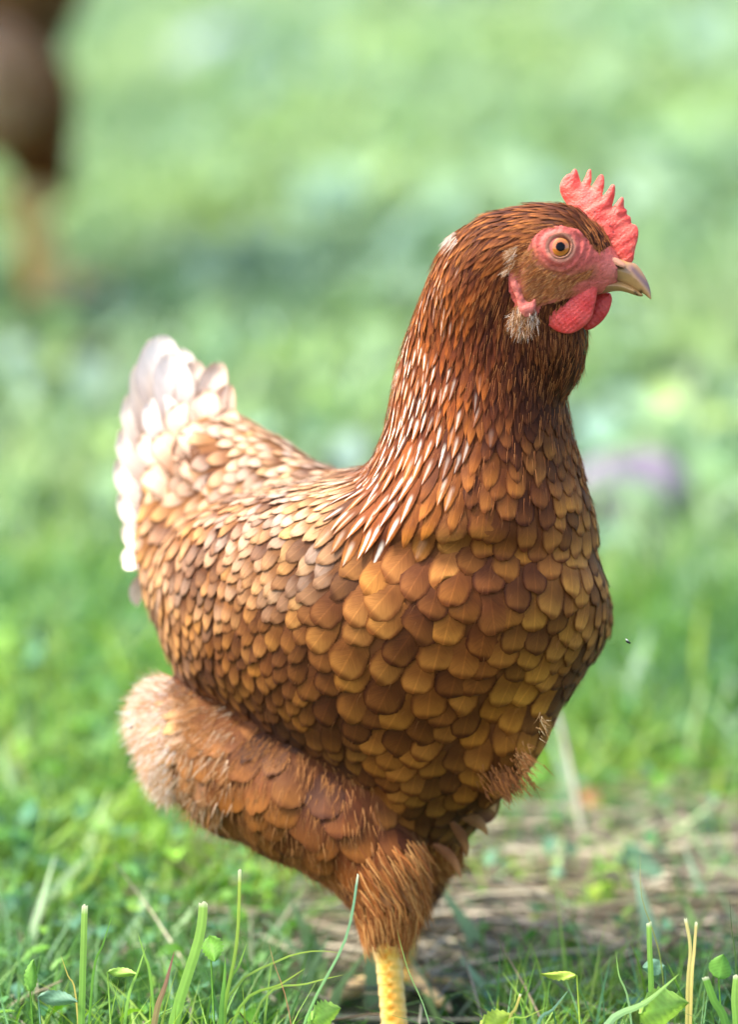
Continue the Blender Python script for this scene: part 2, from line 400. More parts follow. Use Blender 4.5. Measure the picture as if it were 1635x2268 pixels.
# guide table: u v dx dy  L  W  point streak pale rim  rgb  dark-share
G = [
 # head and brow
 (1335,560,-.35,-.94,34,6,1,0,0,.3,(95,52,34),.5), (1318,512,-.55,-.85,40,7,1,0,0,.3,(105,58,36),.5), (1285,478,-.85,-.5,44,8,1,0,.05,.3,(130,78,42),.4), (1225,458,-1,0,46,8,1,0,.1,.3,(142,86,48),.4),
 (1170,475,-1,.12,46,8,1,.0,.1,.3,(140,84,46),.4), (1230,490,-1,.06,44,8,1,0,.1,.3,(128,76,44),.5), (1150,520,-.95,.3,44,9,1,0,0,.3,(135,78,40),.4), (1080,480,-.95,.3,46,10,1,.0,.15,.3,(150,92,50),.3), (1020,520,-.75,.65,46,11,1,.15,.2,.3,(160,98,55),.3),
 (1090,560,-.72,.7,50,11,1,0,0,.35,(140,78,38),.4), (980,590,-.4,.92,52,12,1,.35,.1,.3,(158,92,46),.3), (1050,640,-.42,.9,56,12,1,.05,0,.35,(145,76,34),.4), (1115,650,-.3,.95,50,11,1,0,0,.35,(120,62,32),.6),
 # neck
 (950,680,-.25,.97,60,13,1,.5,0,.35,(165,95,45),.25), (1000,740,-.27,.96,66,14,1,.25,0,.4,(155,82,36),.3), (1080,750,-.2,.98,60,13,1,.05,0,.4,(138,70,32),.5), (1150,740,-.1,1,46,11,.9,0,0,.4,(112,58,32),.7),
 (910,800,-.2,.98,74,16,1,.95,0,.4,(165,95,45),.2), (980,850,-.25,.97,78,17,1,.8,0,.45,(158,84,36),.25), (1060,850,-.15,.98,72,17,1,.25,0,.45,(150,80,36),.4), (1120,880,-.05,1,60,17,.8,.05,0,.5,(128,68,36),.6),
 (880,920,-.28,.96,88,18,1,1,0,.45,(165,94,44),.2), (960,960,-.28,.96,92,20,1,1,0,.5,(160,88,38),.2), (1040,950,-.2,.98,84,21,.9,.4,0,.5,(165,96,44),.3), 
 (840,1020,-.5,.86,98,19,1,1,.0,.45,(165,96,46),.15), (900,1060,-.4,.92,104,22,1,1,0,.5,(165,92,40),.15), (980,1050,-.32,.95,96,25,.8,.35,0,.5,(170,104,48),.25), (800,1090,-.62,.78,104,20,1,1,0,.45,(168,98,46),.1), (860,1130,-.48,.88,108,23,1,1,0,.5,(168,94,40),.1), (820,1165,-.5,.87,104,24,.9,1,0,.5,(168,96,44),.1),
 (940,1130,-.38,.92,96,30,.6,.2,0,.55,(172,106,50),.25),
 # throat
 (1245,745,.05,1,40,10,.9,0,.1,.4,(120,68,38),.6), (1240,800,.05,1,46,13,.8,0,.05,.5,(108,58,34),.7), (1200,830,0,1,48,15,.8,0,0,.5,(104,54,32),.8), (1260,880,.08,1,50,20,.6,0,0,.6,(128,74,42),.5), (1190,910,.02,1,56,26,.5,0,0,.6,(120,66,38),.6),
 # breast
 (1120,960,-.05,1,66,32,.45,0,0,.7,(142,82,46),.45), (1220,980,.06,1,66,34,.3,0,.05,.75,(146,94,52),.4), (1280,1010,.12,1,60,28,.3,0,.05,.75,(165,105,62),.35), (1080,1060,-.15,.98,76,40,.35,0,0,.75,(165,102,56),.35), (1180,1080,.0,1,80,44,.15,0,0,.85,(160,98,56),.4), (1270,1110,.1,1,76,40,.15,0,.05,.85,(176,116,66),.3),
 (1090,1160,-.12,1,88,52,.05,0,0,.9,(165,103,58),.4), (1000,1190,-.3,.95,96,56,.05,0,.05,.85,(178,120,74),.3), (1190,1200,.0,1,88,50,.05,0,0,.9,(168,106,58),.45), (1285,1230,.08,1,80,44,.05,0,.05,.9,(188,130,76),.2),
 (1080,1300,-.1,1,100,60,0,0,0,.9,(172,110,62),.4), (1190,1330,.0,1,92,54,0,0,0,.9,(186,128,74),.3), (1275,1360,.05,1,84,46,0,0,0,.9,(182,124,72),.3), (1340,1330,.05,1,78,38,0,0,0,.9,(172,112,64),.4), (1300,1480,-.1,1,80,40,0,0,0,.9,(140,84,46),.6),
 (960,1360,-.38,.92,104,66,0,0,0,.85,(172,112,66),.4), (1060,1430,-.12,1,104,62,0,0,0,.9,(168,104,56),.45), (1170,1480,0,1,96,58,0,0,0,.9,(184,124,68),.25), (1100,1580,0,1,100,58,0,0,0,.9,(168,106,54),.3), (1180,1620,.05,1,100,52,0,0,.05,.85,(182,122,66),.2),
 (980,1560,-.2,.98,100,62,0,0,0,.9,(158,98,52),.4), (900,1650,-.3,.95,92,58,0,0,0,.9,(148,92,48),.5), (1010,1680,-.12,1,88,54,0,0,0,.9,(148,94,48),.4), (1120,1720,.1,1,90,46,.2,0,.05,.7,(156,98,50),.3), (960,1760,-.05,1,80,48,.1,0,0,.85,(128,84,46),.5), (1040,1820,.1,1,80,42,.2,0,0,.8,(125,82,46),.5),  # lowest rows darker: shade under the belly put into the feather colour
 # shoulder and wing
 (900,1220,-.6,.8,104,62,.05,0,.05,.8,(165,108,70),.45), (800,1230,-.8,.6,100,54,.1,0,.2,.7,(176,126,88),.35), (860,1330,-.62,.78,110,68,0,0,.0,.8,(176,120,76),.4), (760,1340,-.75,.66,104,60,0,0,.05,.75,(168,114,76),.45), (800,1430,-.5,.86,110,70,0,0,0,.8,(174,116,68),.35), (720,1450,-.5,.86,100,60,0,0,0,.8,(172,114,66),.4),
 (860,1540,-.4,.92,106,66,0,0,0,.85,(162,104,56),.4), (760,1560,-.4,.92,98,60,0,0,0,.85,(150,94,50),.5), (650,1400,-.6,.8,76,38,.2,0,.1,.7,(172,118,76),.4), (600,1480,-.5,.86,70,34,.25,0,.05,.75,(150,96,56),.5), (680,1560,-.4,.92,74,40,.2,0,0,.8,(140,88,50),.6),
 (560,1380,-.6,.8,66,30,.3,0,.15,.65,(174,120,80),.4), (500,1440,-.5,.86,64,28,.35,0,.1,.7,(158,104,64),.45), (560,1550,-.3,.95,68,32,.3,0,.05,.75,(142,90,52),.5), (470,1500,-.35,.93,64,28,.35,0,.1,.7,(150,98,58),.4), (620,1620,-.3,.95,70,36,.3,0,0,.8,(112,72,40),.6), (760,1660,-.3,.95,76,44,.15,0,0,.85,(122,80,42),.6),
 (640,1280,-.8,.6,72,32,.3,0,.4,.6,(178,130,96),.35), (720,1220,-.85,.5,76,34,.3,0,.55,.55,(184,138,106),.3), (560,1270,-.75,.65,66,28,.35,0,.45,.6,(180,130,96),.3), (480,1330,-.6,.8,64,27,.35,0,.35,.6,(174,122,84),.3), (420,1400,-.45,.9,66,28,.35,0,.25,.65,(168,114,72),.35), (385,1470,-.4,.92,64,28,.4,0,.3,.6,(160,106,66),.3),
 # back, saddle, tail coverts
 (760,1080,-.9,.42,56,20,.5,.3,.7,.4,(196,158,136),.2), (680,1120,-.92,.4,60,26,.4,0,.7,.5,(190,146,118),.25), (640,1040,-.9,.42,54,22,.4,0,.75,.45,(190,150,128),.25), (580,1100,-.85,.5,58,26,.35,0,.65,.5,(182,134,104),.3), (560,990,-.85,.5,56,24,.4,0,.7,.45,(188,146,122),.25), (500,1150,-.8,.6,64,28,.35,0,.55,.55,(178,126,92),.35),
 (480,1040,-.85,.3,66,32,.3,0,.65,.5,(178,126,92),.35), (500,940,-.8,-.1,70,34,.3,0,.8,.4,(196,154,124),.2), (430,980,-.85,-.35,82,38,.25,0,.75,.4,(192,144,106),.25), (420,890,-.6,-.75,90,44,.25,0,.9,.3,(214,178,150),.1), (380,1070,-.9,.05,80,36,.3,0,.6,.5,(186,136,96),.3), (420,1180,-.75,.5,72,32,.3,0,.5,.55,(180,126,86),.3), (350,1170,-.75,.5,76,32,.3,0,.5,.5,(184,132,90),.25), (340,1280,-.5,.86,74,32,.3,0,.45,.5,(184,130,84),.2), (360,1380,-.35,.93,70,30,.35,0,.35,.55,(182,126,78),.2),
 # thigh
 (390,1590,-.75,.35,70,36,.4,0,.75,.1,(205,160,118),.05), (350,1650,-.7,.6,70,36,.4,0,.65,.1,(200,145,98),.05), (470,1620,-.5,.6,84,44,.25,0,.1,.3,(146,94,52),.2), (440,1720,-.55,.8,86,44,.3,0,.3,.25,(152,98,56),.2), (550,1680,-.4,.8,92,52,.15,0,.0,.4,(136,84,44),.3), (560,1790,-.35,.93,92,50,.25,.1,.15,.35,(136,84,44),.3), (680,1740,-.2,.97,100,66,.0,0,.0,.55,(142,90,50),.3), (800,1780,-.1,1,100,66,0,0,0,.6,(142,88,48),.4),
 (680,1850,-.2,.97,94,56,.1,0,.1,.5,(144,88,46),.35), (780,1890,0,1,94,50,.2,0,.05,.45,(156,90,48),.3), (860,1840,.25,.97,84,40,.4,0,.1,.4,(140,84,48),.3), (900,1900,.6,.8,90,22,.9,.0,.45,.2,(168,112,66),.15), (860,1960,.45,.9,90,22,.9,0,.35,.2,(166,106,60),.15), (790,1980,.2,.98,70,26,.7,0,.0,.4,(120,66,36),.4), (860,2040,.1,1,52,18,.8,0,0,.4,(98,52,30),.4), (950,1940,.5,.86,70,26,.7,0,.3,.3,(140,88,52),.3),
]
GP = np.array([[g[0], g[1]] for g in G], float)
GA = np.array([[*g[2:10], *lin(*g[10]), g[11]] for g in G], float)
nrm = np.hypot(GA[:, 0], GA[:, 1]); GA[:, 0] /= nrm; GA[:, 1] /= nrm

def guide(uv):
    d2 = ((uv[:, None, :] - GP[None]) ** 2).sum(-1); wgt = 1 / (d2 + 22 ** 2) ** 2.2
    wgt /= wgt.sum(1, keepdims=True); return wgt @ GA

# sampling candidates over the surface
A, B, C_, Dd = (BV[BQ[:, i]] for i in range(4))
fn = np.cross(C_ - A, Dd - B); area = np.linalg.norm(fn, axis=1) / 2; fn /= np.maximum(np.linalg.norm(fn, axis=1, keepdims=True), 1e-9)
cen = (A + B + C_ + Dd) / 4; gc = guide(cen[:, :2])
def spac(ga): return ga[:, 2] * (.42 + .04 * ga[:, 4]), ga[:, 3] * (.80 + .0 * ga[:, 4])     # along, across
ex, sx = spac(gc); dens = area / (ex * sx)
NC = int(dens.sum() * 9); pick = rng.choice(len(dens), NC, p=dens / dens.sum())
r1, r2 = rng.random((2, NC, 1)); P = A[pick] * (1 - r1) * (1 - r2) + B[pick] * r1 * (1 - r2) + C_[pick] * r1 * r2 + Dd[pick] * (1 - r1) * r2
Nn = fn[pick]; GAc = guide(P[:, :2]); EX, SX = spac(GAc)
g3 = np.zeros((NC, 3)); g3[:, :2] = GAc[:, :2]; g3 += rng.normal(0, .05, (NC, 3))
# the back of the bird mirrors the front, so directions carry over; slope away where the surface turns edge-on
dr = g3 - Nn * (g3 * Nn).sum(1, keepdims=True)
sm = np.linalg.norm(dr, axis=1) < .25; dr[sm] += np.array([0, .8, 0]) - Nn[sm] * (.8 * Nn[sm, 1:2])
dr /= np.maximum(np.linalg.norm(dr, axis=1, keepdims=True), 1e-6); sd_ = np.cross(Nn, dr)
infc = in_poly(FACE, P[:, 0], P[:, 1]) | (P[:, 0] > 1375) & (P[:, 1] < 720)
infc &= np.abs(P[:, 2] + 335) < 130
grid = {}; acc = []; CS = 46.0
order = range(NC)
Pl, Dl, Sl = P.tolist(), dr.tolist(), sd_.tolist(); EXl, SXl = EX.tolist(), SX.tolist(); NFl = infc.tolist(); NNl = Nn.tolist()
for i in order:
    if NFl[i]: continue
    x, y, z = Pl[i]; cx_, cy_, cz_ = int(x // CS), int(y // CS), int(z // CS); ok = True
    ie, is_ = 1 / EXl[i], 1 / SXl[i]; d = Dl[i]; s = Sl[i]; nn = NNl[i]
    for a in (-1, 0, 1):
        for b in (-1, 0, 1):
            for c in (-1, 0, 1):
                for j in grid.get((cx_ + a, cy_ + b, cz_ + c), ()):
                    q = Pl[j]; dx, dy, dz = q[0] - x, q[1] - y, q[2] - z
                    al = (dx * d[0] + dy * d[1] + dz * d[2]) * ie; ac = (dx * s[0] + dy * s[1] + dz * s[2]) * is_
                    if al * al + ac * ac < 1 and dx * dx + dy * dy + dz * dz < 2600: ok = False; break
                if not ok: break
            if not ok: break
        if not ok: break
    if ok: grid.setdefault((cx_, cy_, cz_), []).append(i); acc.append(i)
print('feathers', len(acc), 'of', NC)

TR = np.array([0, .25, .48, .66, .80, .90, .965, 1.0]); SR = np.array([-1, -.55, 0, .55, 1.0])
TF = np.array([0, .35, .7, 1.0]); SF = np.array([-1, 0, 1.0])
def wprof(t, pt):
    rnd = np.where(t < .62, .42 + .58 * np.sin(np.clip(t / .62, 0, 1) * math.pi / 2), np.sqrt(np.clip(1 - ((t - .62) / .38) ** 2, 0, 1)))
    lan = np.where(t < .4, .5 + .5 * np.sin(t / .4 * math.pi / 2), 1 - (np.clip((t - .4) / .6, 0, 1)) ** 1.5)
    return np.maximum(rnd * (1 - pt) + lan * pt, .07)

def patch_noise(p):
    return math.sin(p[0] * .021 + 1.7) * math.sin(p[1] * .026 + .5) + .6 * math.sin(p[0] * .05 + p[1] * .037)

def make_feather(i):
    p = Vector(Pl[i]); d = Vector(Dl[i]); s = Vector(Sl[i]); n = Vector(NNl[i]); g = GAc[i]
    L = g[2] * random.uniform(.9, 1.14); Wd = g[3] * random.uniform(.9, 1.12) * (.66 - .10 * min(1, max(0, g[4]))); pt = min(1, max(0, g[4] + random.uniform(-.06, .1)))
    thigh = p.x < 850 and p.y > 1520 + (p.x - 380) * .46
    if thigh: L *= 1.25; Wd *= 1.22
    fine = Wd < 8.5; T_, S_ = (TF, SF) if fine else (TR, SR)
    rise = (3.2 + .034 * L) * random.uniform(.8, 1.25); stiff = .18 + .25 * pt; yaw = random.gauss(0, .07); d = (d + s * yaw).normalized(); s = n.cross(d)
    V, ST = [], []; seed = random.random(); wp = wprof(T_, pt); cup = Wd * (.05 if thigh else .085); rise *= (.7 if thigh else 1); tipj = random.gauss(0, .05)
    for ti, t in enumerate(T_):
        for s0 in S_:
            jit = 1 + (random.uniform(-.05, .05) if abs(s0) > .9 else 0)
            tt = t + tipj * s0 * t
            q = p + d * ((tt - .22) * L) + s * (s0 * wp[ti] * Wd * jit)
            loc, no, _, _ = BVH.find_nearest(q)
            q2 = loc.lerp(q, stiff * t) if (loc - q).length < L * .7 else loc
            h = 1.0 + rise * t ** 1.15 + cup * (1 - s0 * s0) * (.4 + .6 * t) * .8 - cup * .4 * (t ** 3)
            V.append(q2 + no * h); ST.append((s0, t, seed))
    c = g[8:11].copy(); dk = g[11]; r = random.random() + .26 * patch_noise(p)
    if thigh: dk *= .45
    if r < dk * .62: c = c * np.array([.47, .40, .42])
    elif r < dk * 1.2: c = c * np.array([.68, .61, .62])
    elif r > .88: c = c * np.array([1.25, 1.28, 1.25])
    c = c * random.uniform(.88, 1.12) * np.array([.90, .88, .50]); c[2] *= random.uniform(.85, 1.2)
    st = g[5] * random.choice((.3, .55, .8, 1, 1)) if g[5] > .08 else 0
    if .08 < g[5] < .8 and random.random() > g[5]: st = 0
    pale = max(0, g[6] - .18) * random.uniform(.1, 1.0)
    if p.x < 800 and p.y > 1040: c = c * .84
    k1, k2 = len(T_), len(S_)
    return V, ST, (c[0], c[1], c[2], 1), (min(1, st), g[7] * random.uniform(.75, 1.1), min(1, pale), 1), k1, k2, L * Wd

def grid_faces(k1, k2, off=0):
    return [(off + a * k2 + b, off + a * k2 + b + 1, off + (a + 1) * k2 + b + 1, off + (a + 1) * k2 + b) for a in range(k1 - 1) for b in range(k2 - 1)]

FEA = []
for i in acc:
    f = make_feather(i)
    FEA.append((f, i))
# those that show largest stand alone
camdir = np.array([0, 0, 1.0])
def score(fi):
    f, i = fi; x, y, z = Pl[i]; n = NNl[i]
    face = -n[2]
    if face < .12: return 0
    hit = BVH.ray_cast(Vector((x, y, z - 30)), Vector((0, 0, -1)))
    if hit[0] is not None: return 0
    return f[6] * (.3 + face) * (1 - .75 * f[2][3] * 0)
sc_ = [score(x) for x in FEA]; rank = np.argsort(sc_)[::-1]; top = set(rank[:270].tolist())

BASE = W3(np.array([900.0, 2350 - 60, ground_w(2290)])); BASE[2] = 0
hen = empty('hen', BASE, 'reddish brown hen with red comb and white tail standing in sharp focus in the grass', 'hen')

def feather_mesh(flist, name):
    V, F, ST, CC, PP = [], [], [], [], []; off = 0
    for f in flist:
        v, st, c, p, k1, k2, _ = f
        V.extend(v); ST.extend(st); CC.extend([c] * len(v)); PP.extend([p] * len(v)); F.extend(grid_faces(k1, k2, off)); off += len(v)
    V = np.array([tuple(x) for x in V]); V = W3(V) - BASE
    return raw_mesh(name, V, F, M_FE, {'col': CC, 'par': PP, 'st': ST})

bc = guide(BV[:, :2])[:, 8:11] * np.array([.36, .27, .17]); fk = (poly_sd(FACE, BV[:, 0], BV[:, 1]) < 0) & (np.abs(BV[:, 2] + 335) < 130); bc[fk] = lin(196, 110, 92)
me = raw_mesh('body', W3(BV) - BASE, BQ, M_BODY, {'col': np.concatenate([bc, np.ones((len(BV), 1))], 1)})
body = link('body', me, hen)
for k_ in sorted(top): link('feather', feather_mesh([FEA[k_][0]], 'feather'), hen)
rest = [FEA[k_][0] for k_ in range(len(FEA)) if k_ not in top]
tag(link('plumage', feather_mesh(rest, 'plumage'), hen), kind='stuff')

# ------------------------------------------------------------------ free feathers (tail, ruffled ones)
def free_feather(root, tip, W_, bend, side, col, pale=0, pt=.2, rim=.2, streak=0, name='tail_feather', cup=.12, parent=None):
    root, tip, bend, side = (Vector(x) for x in (root, tip, bend, side)); ax = tip - root; L = ax.length
    side = (side - ax.normalized() * side.dot(ax.normalized())).normalized(); no = ax.normalized().cross(side)
    T_ = np.array([0, .15, .3, .45, .6, .72, .82, .9, .96, 1.0]); wp = wprof(T_, pt); V, ST = [], []; seed = random.random()
    for ti, t in enumerate(T_):
        for s0 in (-1, -.5, 0, .5, 1):
            jit = 1 + (random.uniform(-.07, .05) if abs(s0) == 1 else 0)
            q = root + ax * t + bend * (4 * t * (1 - t)) + side * (s0 * wp[ti] * W_ * .5 * jit) - no * (abs(s0) ** 2 * W_ * cup)
            V.append(q); ST.append((s0, t, seed))
    c = lin(*col); f = (V, ST, (*c, 1), (streak, rim, pale, 1), len(T_), 5, 0)
    return link(name, feather_mesh([f], name), parent or hen)

WH = (226, 220, 214); CR = (226, 196, 168)
def TS(u, v): return (u, v)
tails = [  # root, tip, width, bend, side
 ((440, 1080, 400), (346, 742, 430), 130, (-24, -20, 0), (1, .1, .15), WH), ((420, 1090, 420), (316, 796, 455), 120, (-20, -20, 0), (1, 0, .2), WH), ((450, 1080, 380), (372, 778, 405), 100, (-16, -20, 0), (1, .1, .1), WH),
 ((410, 1090, 430), (290, 868, 470), 110, (-16, -14, 0), (.8, -.4, .2), WH), ((400, 1110, 430), (272, 945, 480), 106, (-14, 0, 0), (.6, -.5, .3), WH),
 ((400, 1140, 430), (264, 1010, 480), 100, (-16, 10, 0), (.5, -.7, .3), WH), ((390, 1170, 430), (268, 1085, 480), 92, (-12, 16, 0), (.4, -.8, .3), WH),
 ((390, 1180, 430), (272, 1165, 480), 86, (-10, 20, 0), (.3, -.8, .3), WH), ((390, 1190, 430), (272, 1250, 470), 80, (-14, 10, 0), (.3, -.7, .3), WH),
 ((400, 1220, 420), (304, 1345, 450), 66, (-30, 6, 0), (.6, -.3, .3), WH),
 ((450, 1070, 370), (335, 880, 400), 104, (-14, -14, -10), (.9, -.4, .1), WH), ((450, 1090, 360), (312, 960, 400), 96, (-14, -10, -10), (.7, -.6, .1), (240, 226, 212)),
 ((460, 1060, 380), (428, 796, 420), 92, (-16, -10, 0), (1, 0, .1), (242, 230, 218)), ((480, 1040, 370), (484, 800, 410), 84, (-18, -10, 0), (1, .2, .1), (238, 222, 206)), ((490, 1040, 370), (506, 850, 400), 66, (-12, -10, 0), (1, .2, .1), (226, 188, 160)),
 ((490, 1030, 350), (452, 862, 380), 84, (-14, -12, -14), (1, .2, 0), (234, 206, 180)), ((460, 1040, 350), (392, 892, 380), 80, (-18, -14, -16), (1, -.2, 0), (232, 206, 182)), ((510, 1020, 330), (506, 905, 350), 70, (-8, -10, -12), (1, .3, 0), (214, 168, 128)),
 ((440, 1070, 330), (345, 965, 360), 78, (-14, -14, -14), (.8, -.6, 0), (220, 176, 134)), ((500, 1060, 300), (405, 945, 330), 78, (-12, -18, -14), (.8, -.6, 0), (226, 190, 156)), ((430, 1120, 330), (318, 1045, 370), 76, (-8, -16, -14), (.6, -.8, 0), (220, 178, 140)),
 ((510, 1100, 285), (402, 1020, 305), 78, (-6, -18, -12), (.6, -.8, 0), (206, 150, 104)), ((450, 1000, 330), (380, 1010, 330), 60, (-6, -18, -12), (.6, -.8, 0), (196, 138, 92)), ((560, 1060, 270), (470, 985, 290), 70, (-6, -14, -10), (.6, -.8, 0), (214, 168, 126)), ((540, 1120, 250), (450, 1070, 260), 70, (-6, -14, -10), (.6, -.8, 0), (184, 122, 74)),
]
for r_, t_, w_, b_, s_, c_ in tails:
    free_feather(r_, t_, w_, b_, s_, c_, pale=.5 if c_ != WH else 0, pt=.12, rim=.0 if c_ == WH else .45)
# far-side tail half, hidden from the photograph but part of the fan
for r_, t_, w_, b_, s_, c_ in tails[:6]:
    free_feather((r_[0] + 20, r_[1], r_[2] + 60), (t_[0] + 45, t_[1] + 30, t_[2] + 90), w_, b_, s_, WH, pt=.25, rim=0)
# ruffled feathers under the breast and on the far flank
for r_, t_, w_, b_, s_, c_ in [((1040, 1810, 120), (1108, 1768, 150), 52, (8, 14, 0), (.5, .8, .2), (140, 100, 62)), ((1010, 1800, 90), (1082, 1850, 130), 44, (12, -6, 0), (.7, -.6, .1), (160, 118, 78)), ((1000, 1820, 80), (1035, 1898, 110), 34, (10, 0, 0), (.9, -.3, .1), (150, 106, 66)),
     ((960, 1870, 80), (1022, 1945, 110), 34, (10, -8, 0), (.8, -.5, .1), (176, 122, 80)), ((1090, 1740, 40), (1132, 1782, 60), 34, (8, -4, 0), (.7, -.6, .1), (190, 130, 86)), ((1060, 1740, 60), (1098, 1800, 90), 38, (6, 0, 0), (.9, -.3, .1), (196, 156, 116)),
     ((900, 1900, 30), (958, 1982, 50), 40, (10, -8, 0), (.8, -.5, .1), (150, 98, 58)), ((900, 1960, 30), (938, 2028, 50), 34, (8, -4, 0), (.8, -.5, .1), (128, 76, 44))]:
    free_feather(r_, t_, w_ * .72, b_, s_, c_, pale=0, pt=.85, rim=.1, name='loose_feather')

# ------------------------------------------------------------------ down: fine strands
def strands(n, sampler, name, wid=1.5):
    V, F, CC = [], [], []; off = 0
    for _ in range(n):
        r = sampler()
        if r is None: continue
        p, d, L, bend, c, w_ = r; p, d, bend = Vector(p), Vector(d).normalized(), Vector(bend)
        sd2 = d.cross(Vector((0, 0, 1))); sd2 = sd2.normalized() if sd2.length > .1 else Vector((1, 0, 0)); k = 5
        for a in range(k):
            t = a / (k - 1); q = p + d * (L * t) + bend * (t * t); ww = w_ * (1 - .85 * t)
            for s0 in (-.5, .5): V.append(tuple(q + sd2 * (ww * s0))); CC.append((*c, 1))
        F.extend(grid_faces(k, 2, off)); off += 2 * k
    return raw_mesh(name, W3(np.array(V)) - BASE, F, M_DOWN, {'col': CC})

def surf_sampler(cands, dirf, Lr, cols, wr, lift=6, spread=.25, nl=.2):
    def s_():
        i = random.choice(cands); p = Vector(Pl[i]); n = Vector(NNl[i]); dx, dy = dirf(p) if dirf else GAc[i][:2]
        d = Vector((dx, dy, 0)); d = d - n * d.dot(n) + n * (nl * random.uniform(.3, 1.3)) + Vector([random.gauss(0, spread) for _ in range(3)])
        c = np.array(lin(*random.choice(cols))) * random.uniform(.75, 1.2)
        return p + n * lift, d, random.uniform(*Lr), [random.gauss(0, 3), random.uniform(0, 6), random.gauss(0, 3)], c, random.uniform(*wr)
    return s_
PA = P
def cand(cond): return np.nonzero(cond)[0].tolist()
U_, V_, Wq = PA[:, 0], PA[:, 1], PA[:, 2]
parts = []
rear = cand((U_ < 392) & (V_ > 1500) & (V_ < 1760))
hock = cand((V_ > 1860) & (V_ < 2060) & (U_ > 790) & (Wq < 330))
chk = cand(in_poly(CHEEK, U_, V_) & (np.abs(Wq + 335) < 130))
facer = cand(in_poly(FACE, U_, V_) & (np.abs(Wq + 335) < 130) & (U_ < 1340))
thg = cand((V_ > 1525 + (U_ - 380) * .46) & (U_ < 840) & (U_ > 380) & (V_ < 1990) & (Wq < 330))
rear2 = cand((U_ < 520) & (V_ > 1510 + (U_ - 380) * .46) & (V_ < 1820) & (Wq < 420))
nek = cand((V_ > 500) & (V_ < 1150) & (U_ > 800) & (Wq < 60)); nek = [i for i in nek if not NFl[i]]
brs = cand((V_ > 1000) & (V_ < 1850) & (U_ > 380) & (Wq < 260) & (V_ < 1480 + np.maximum(U_ - 380, 0) * .46))
S_all = [
 (strands(5200, surf_sampler(thg, None, (18, 40), [(164, 108, 56), (140, 88, 44), (176, 122, 70), (112, 68, 34)], (.7, 1.5), 8, .16, .02), 'd')),
 (strands(2600, surf_sampler(rear2, None, (24, 50), [(200, 152, 104), (176, 124, 74), (222, 194, 160), (156, 102, 58)], (1.0, 2.0), 9, .24, .12), 'd')),
 (strands(5200, surf_sampler(nek, None, (16, 40), [(158, 92, 46), (134, 72, 34), (176, 112, 60), (92, 50, 30)], (.7, 1.3), 7, .07, .04), 'd')),
 (strands(900, surf_sampler(brs, None, (12, 24), [(160, 104, 60), (130, 80, 44)], (.5, .9), 9, .14, .03), 'd')),
 (strands(6500, surf_sampler(rear, lambda p: (-.8, (p[1] - 1560) / 160), (24, 54), [(252, 246, 236), (244, 230, 208), (222, 176, 128), (206, 150, 100)], (1.1, 2.2), 3, .2, .25), 'd')),  # pale rear fluff; its whites also carry a painted sunlit rim
 (strands(2600, surf_sampler(hock, lambda p: (.55, .8) if p[1] < 1990 else (.15, 1), (34, 84), [(206, 150, 86), (176, 112, 54), (156, 88, 40), (120, 66, 30)], (1.4, 2.8), 9, .11, .06), 'd')),
 (strands(4200, surf_sampler(chk, lambda p: (-.85, .35), (12, 24), [(184, 112, 56), (158, 90, 42), (200, 140, 84), (130, 70, 36)], (1.0, 1.9), 2.2, .16, .1), 'd')),
 (strands(1500, surf_sampler([i for i in facer if math.hypot(Pl[i][0] - 1242, Pl[i][1] - 547) > 34], lambda p: (-.9, .3), (5, 12), [(150, 62, 46), (196, 104, 84), (120, 60, 40)], (.7, 1.3), 2.6, .25, .12), 'd')),
]
# white ear tuft, whitish tuft below the lobe, white flecks behind the head
def tuft(c0, d0, n, Lr, cols, sp=(12, 8, 8), spread=.3):
    def s_():
        return ([c0[k] + random.gauss(0, sp[k]) for k in range(3)], [d0[k] + random.gauss(0, spread) for k in range(3)], random.uniform(*Lr), [random.gauss(0, 4) for _ in range(3)], np.array(lin(*random.choice(cols))) * random.uniform(.8, 1.1), random.uniform(1.6, 3.2))
    return strands(n, s_, 'd')
def near(u, v, r): return cand((np.hypot(U_ - u, V_ - v) < r) & (Wq < -250)) or cand((np.hypot(U_ - u, V_ - v) < r * 2) & (Wq < -200))
S_all += [(strands(620, surf_sampler(near(1136, 566, 12) + near(1132, 590, 10) + near(1146, 553, 9), lambda p: (-.75, .35), (10, 24), [(232, 210, 184), (206, 166, 124), (176, 124, 76), (150, 96, 54)], (1.0, 1.8), 4, .2, .15), 'd')),
          (strands(900, surf_sampler(near(1162, 700, 32), lambda p: (-.25, .9), (12, 30), [(232, 208, 184), (190, 146, 100), (160, 104, 58), (130, 76, 40)], (.9, 1.7), 6, .38, .2), 'd')),
          (strands(46, surf_sampler(near(1010, 532, 14), lambda p: (-.75, .4), (22, 40), [(244, 232, 216), (226, 196, 166)], (1.3, 2.2), 9, .08, .05), 'd')),
          tuft((1200, 1600, -175), (.5, .8, 0), 22, (12, 28), [(226, 190, 140), (196, 146, 92)], (6, 18, 6), .35),
          tuft((1120, 1725, -62), (.5, .85, 0), 300, (16, 40), [(168, 104, 50), (150, 90, 44), (120, 72, 36)], (26, 16, 8), .2),
          tuft((1160, 1685, -80), (.6, .7, 0), 100, (12, 30), [(176, 110, 56), (200, 140, 84)], (10, 18, 10), .35)]
Vs, Fs, Cs = [], [], []; off = 0
for m_ in S_all:
    n = len(m_.vertices); a = np.empty(n * 3, np.float32); m_.vertices.foreach_get('co', a); c = np.empty(n * 4, np.float32); m_.attributes['col'].data.foreach_get('color', c)
    f = np.empty(len(m_.loops), np.int32); m_.loops.foreach_get('vertex_index', f); Vs.append(a.reshape(-1, 3)); Cs.append(c.reshape(-1, 4)); Fs.append(f.reshape(-1, 4) + off); off += n
    bpy.data.meshes.remove(m_)
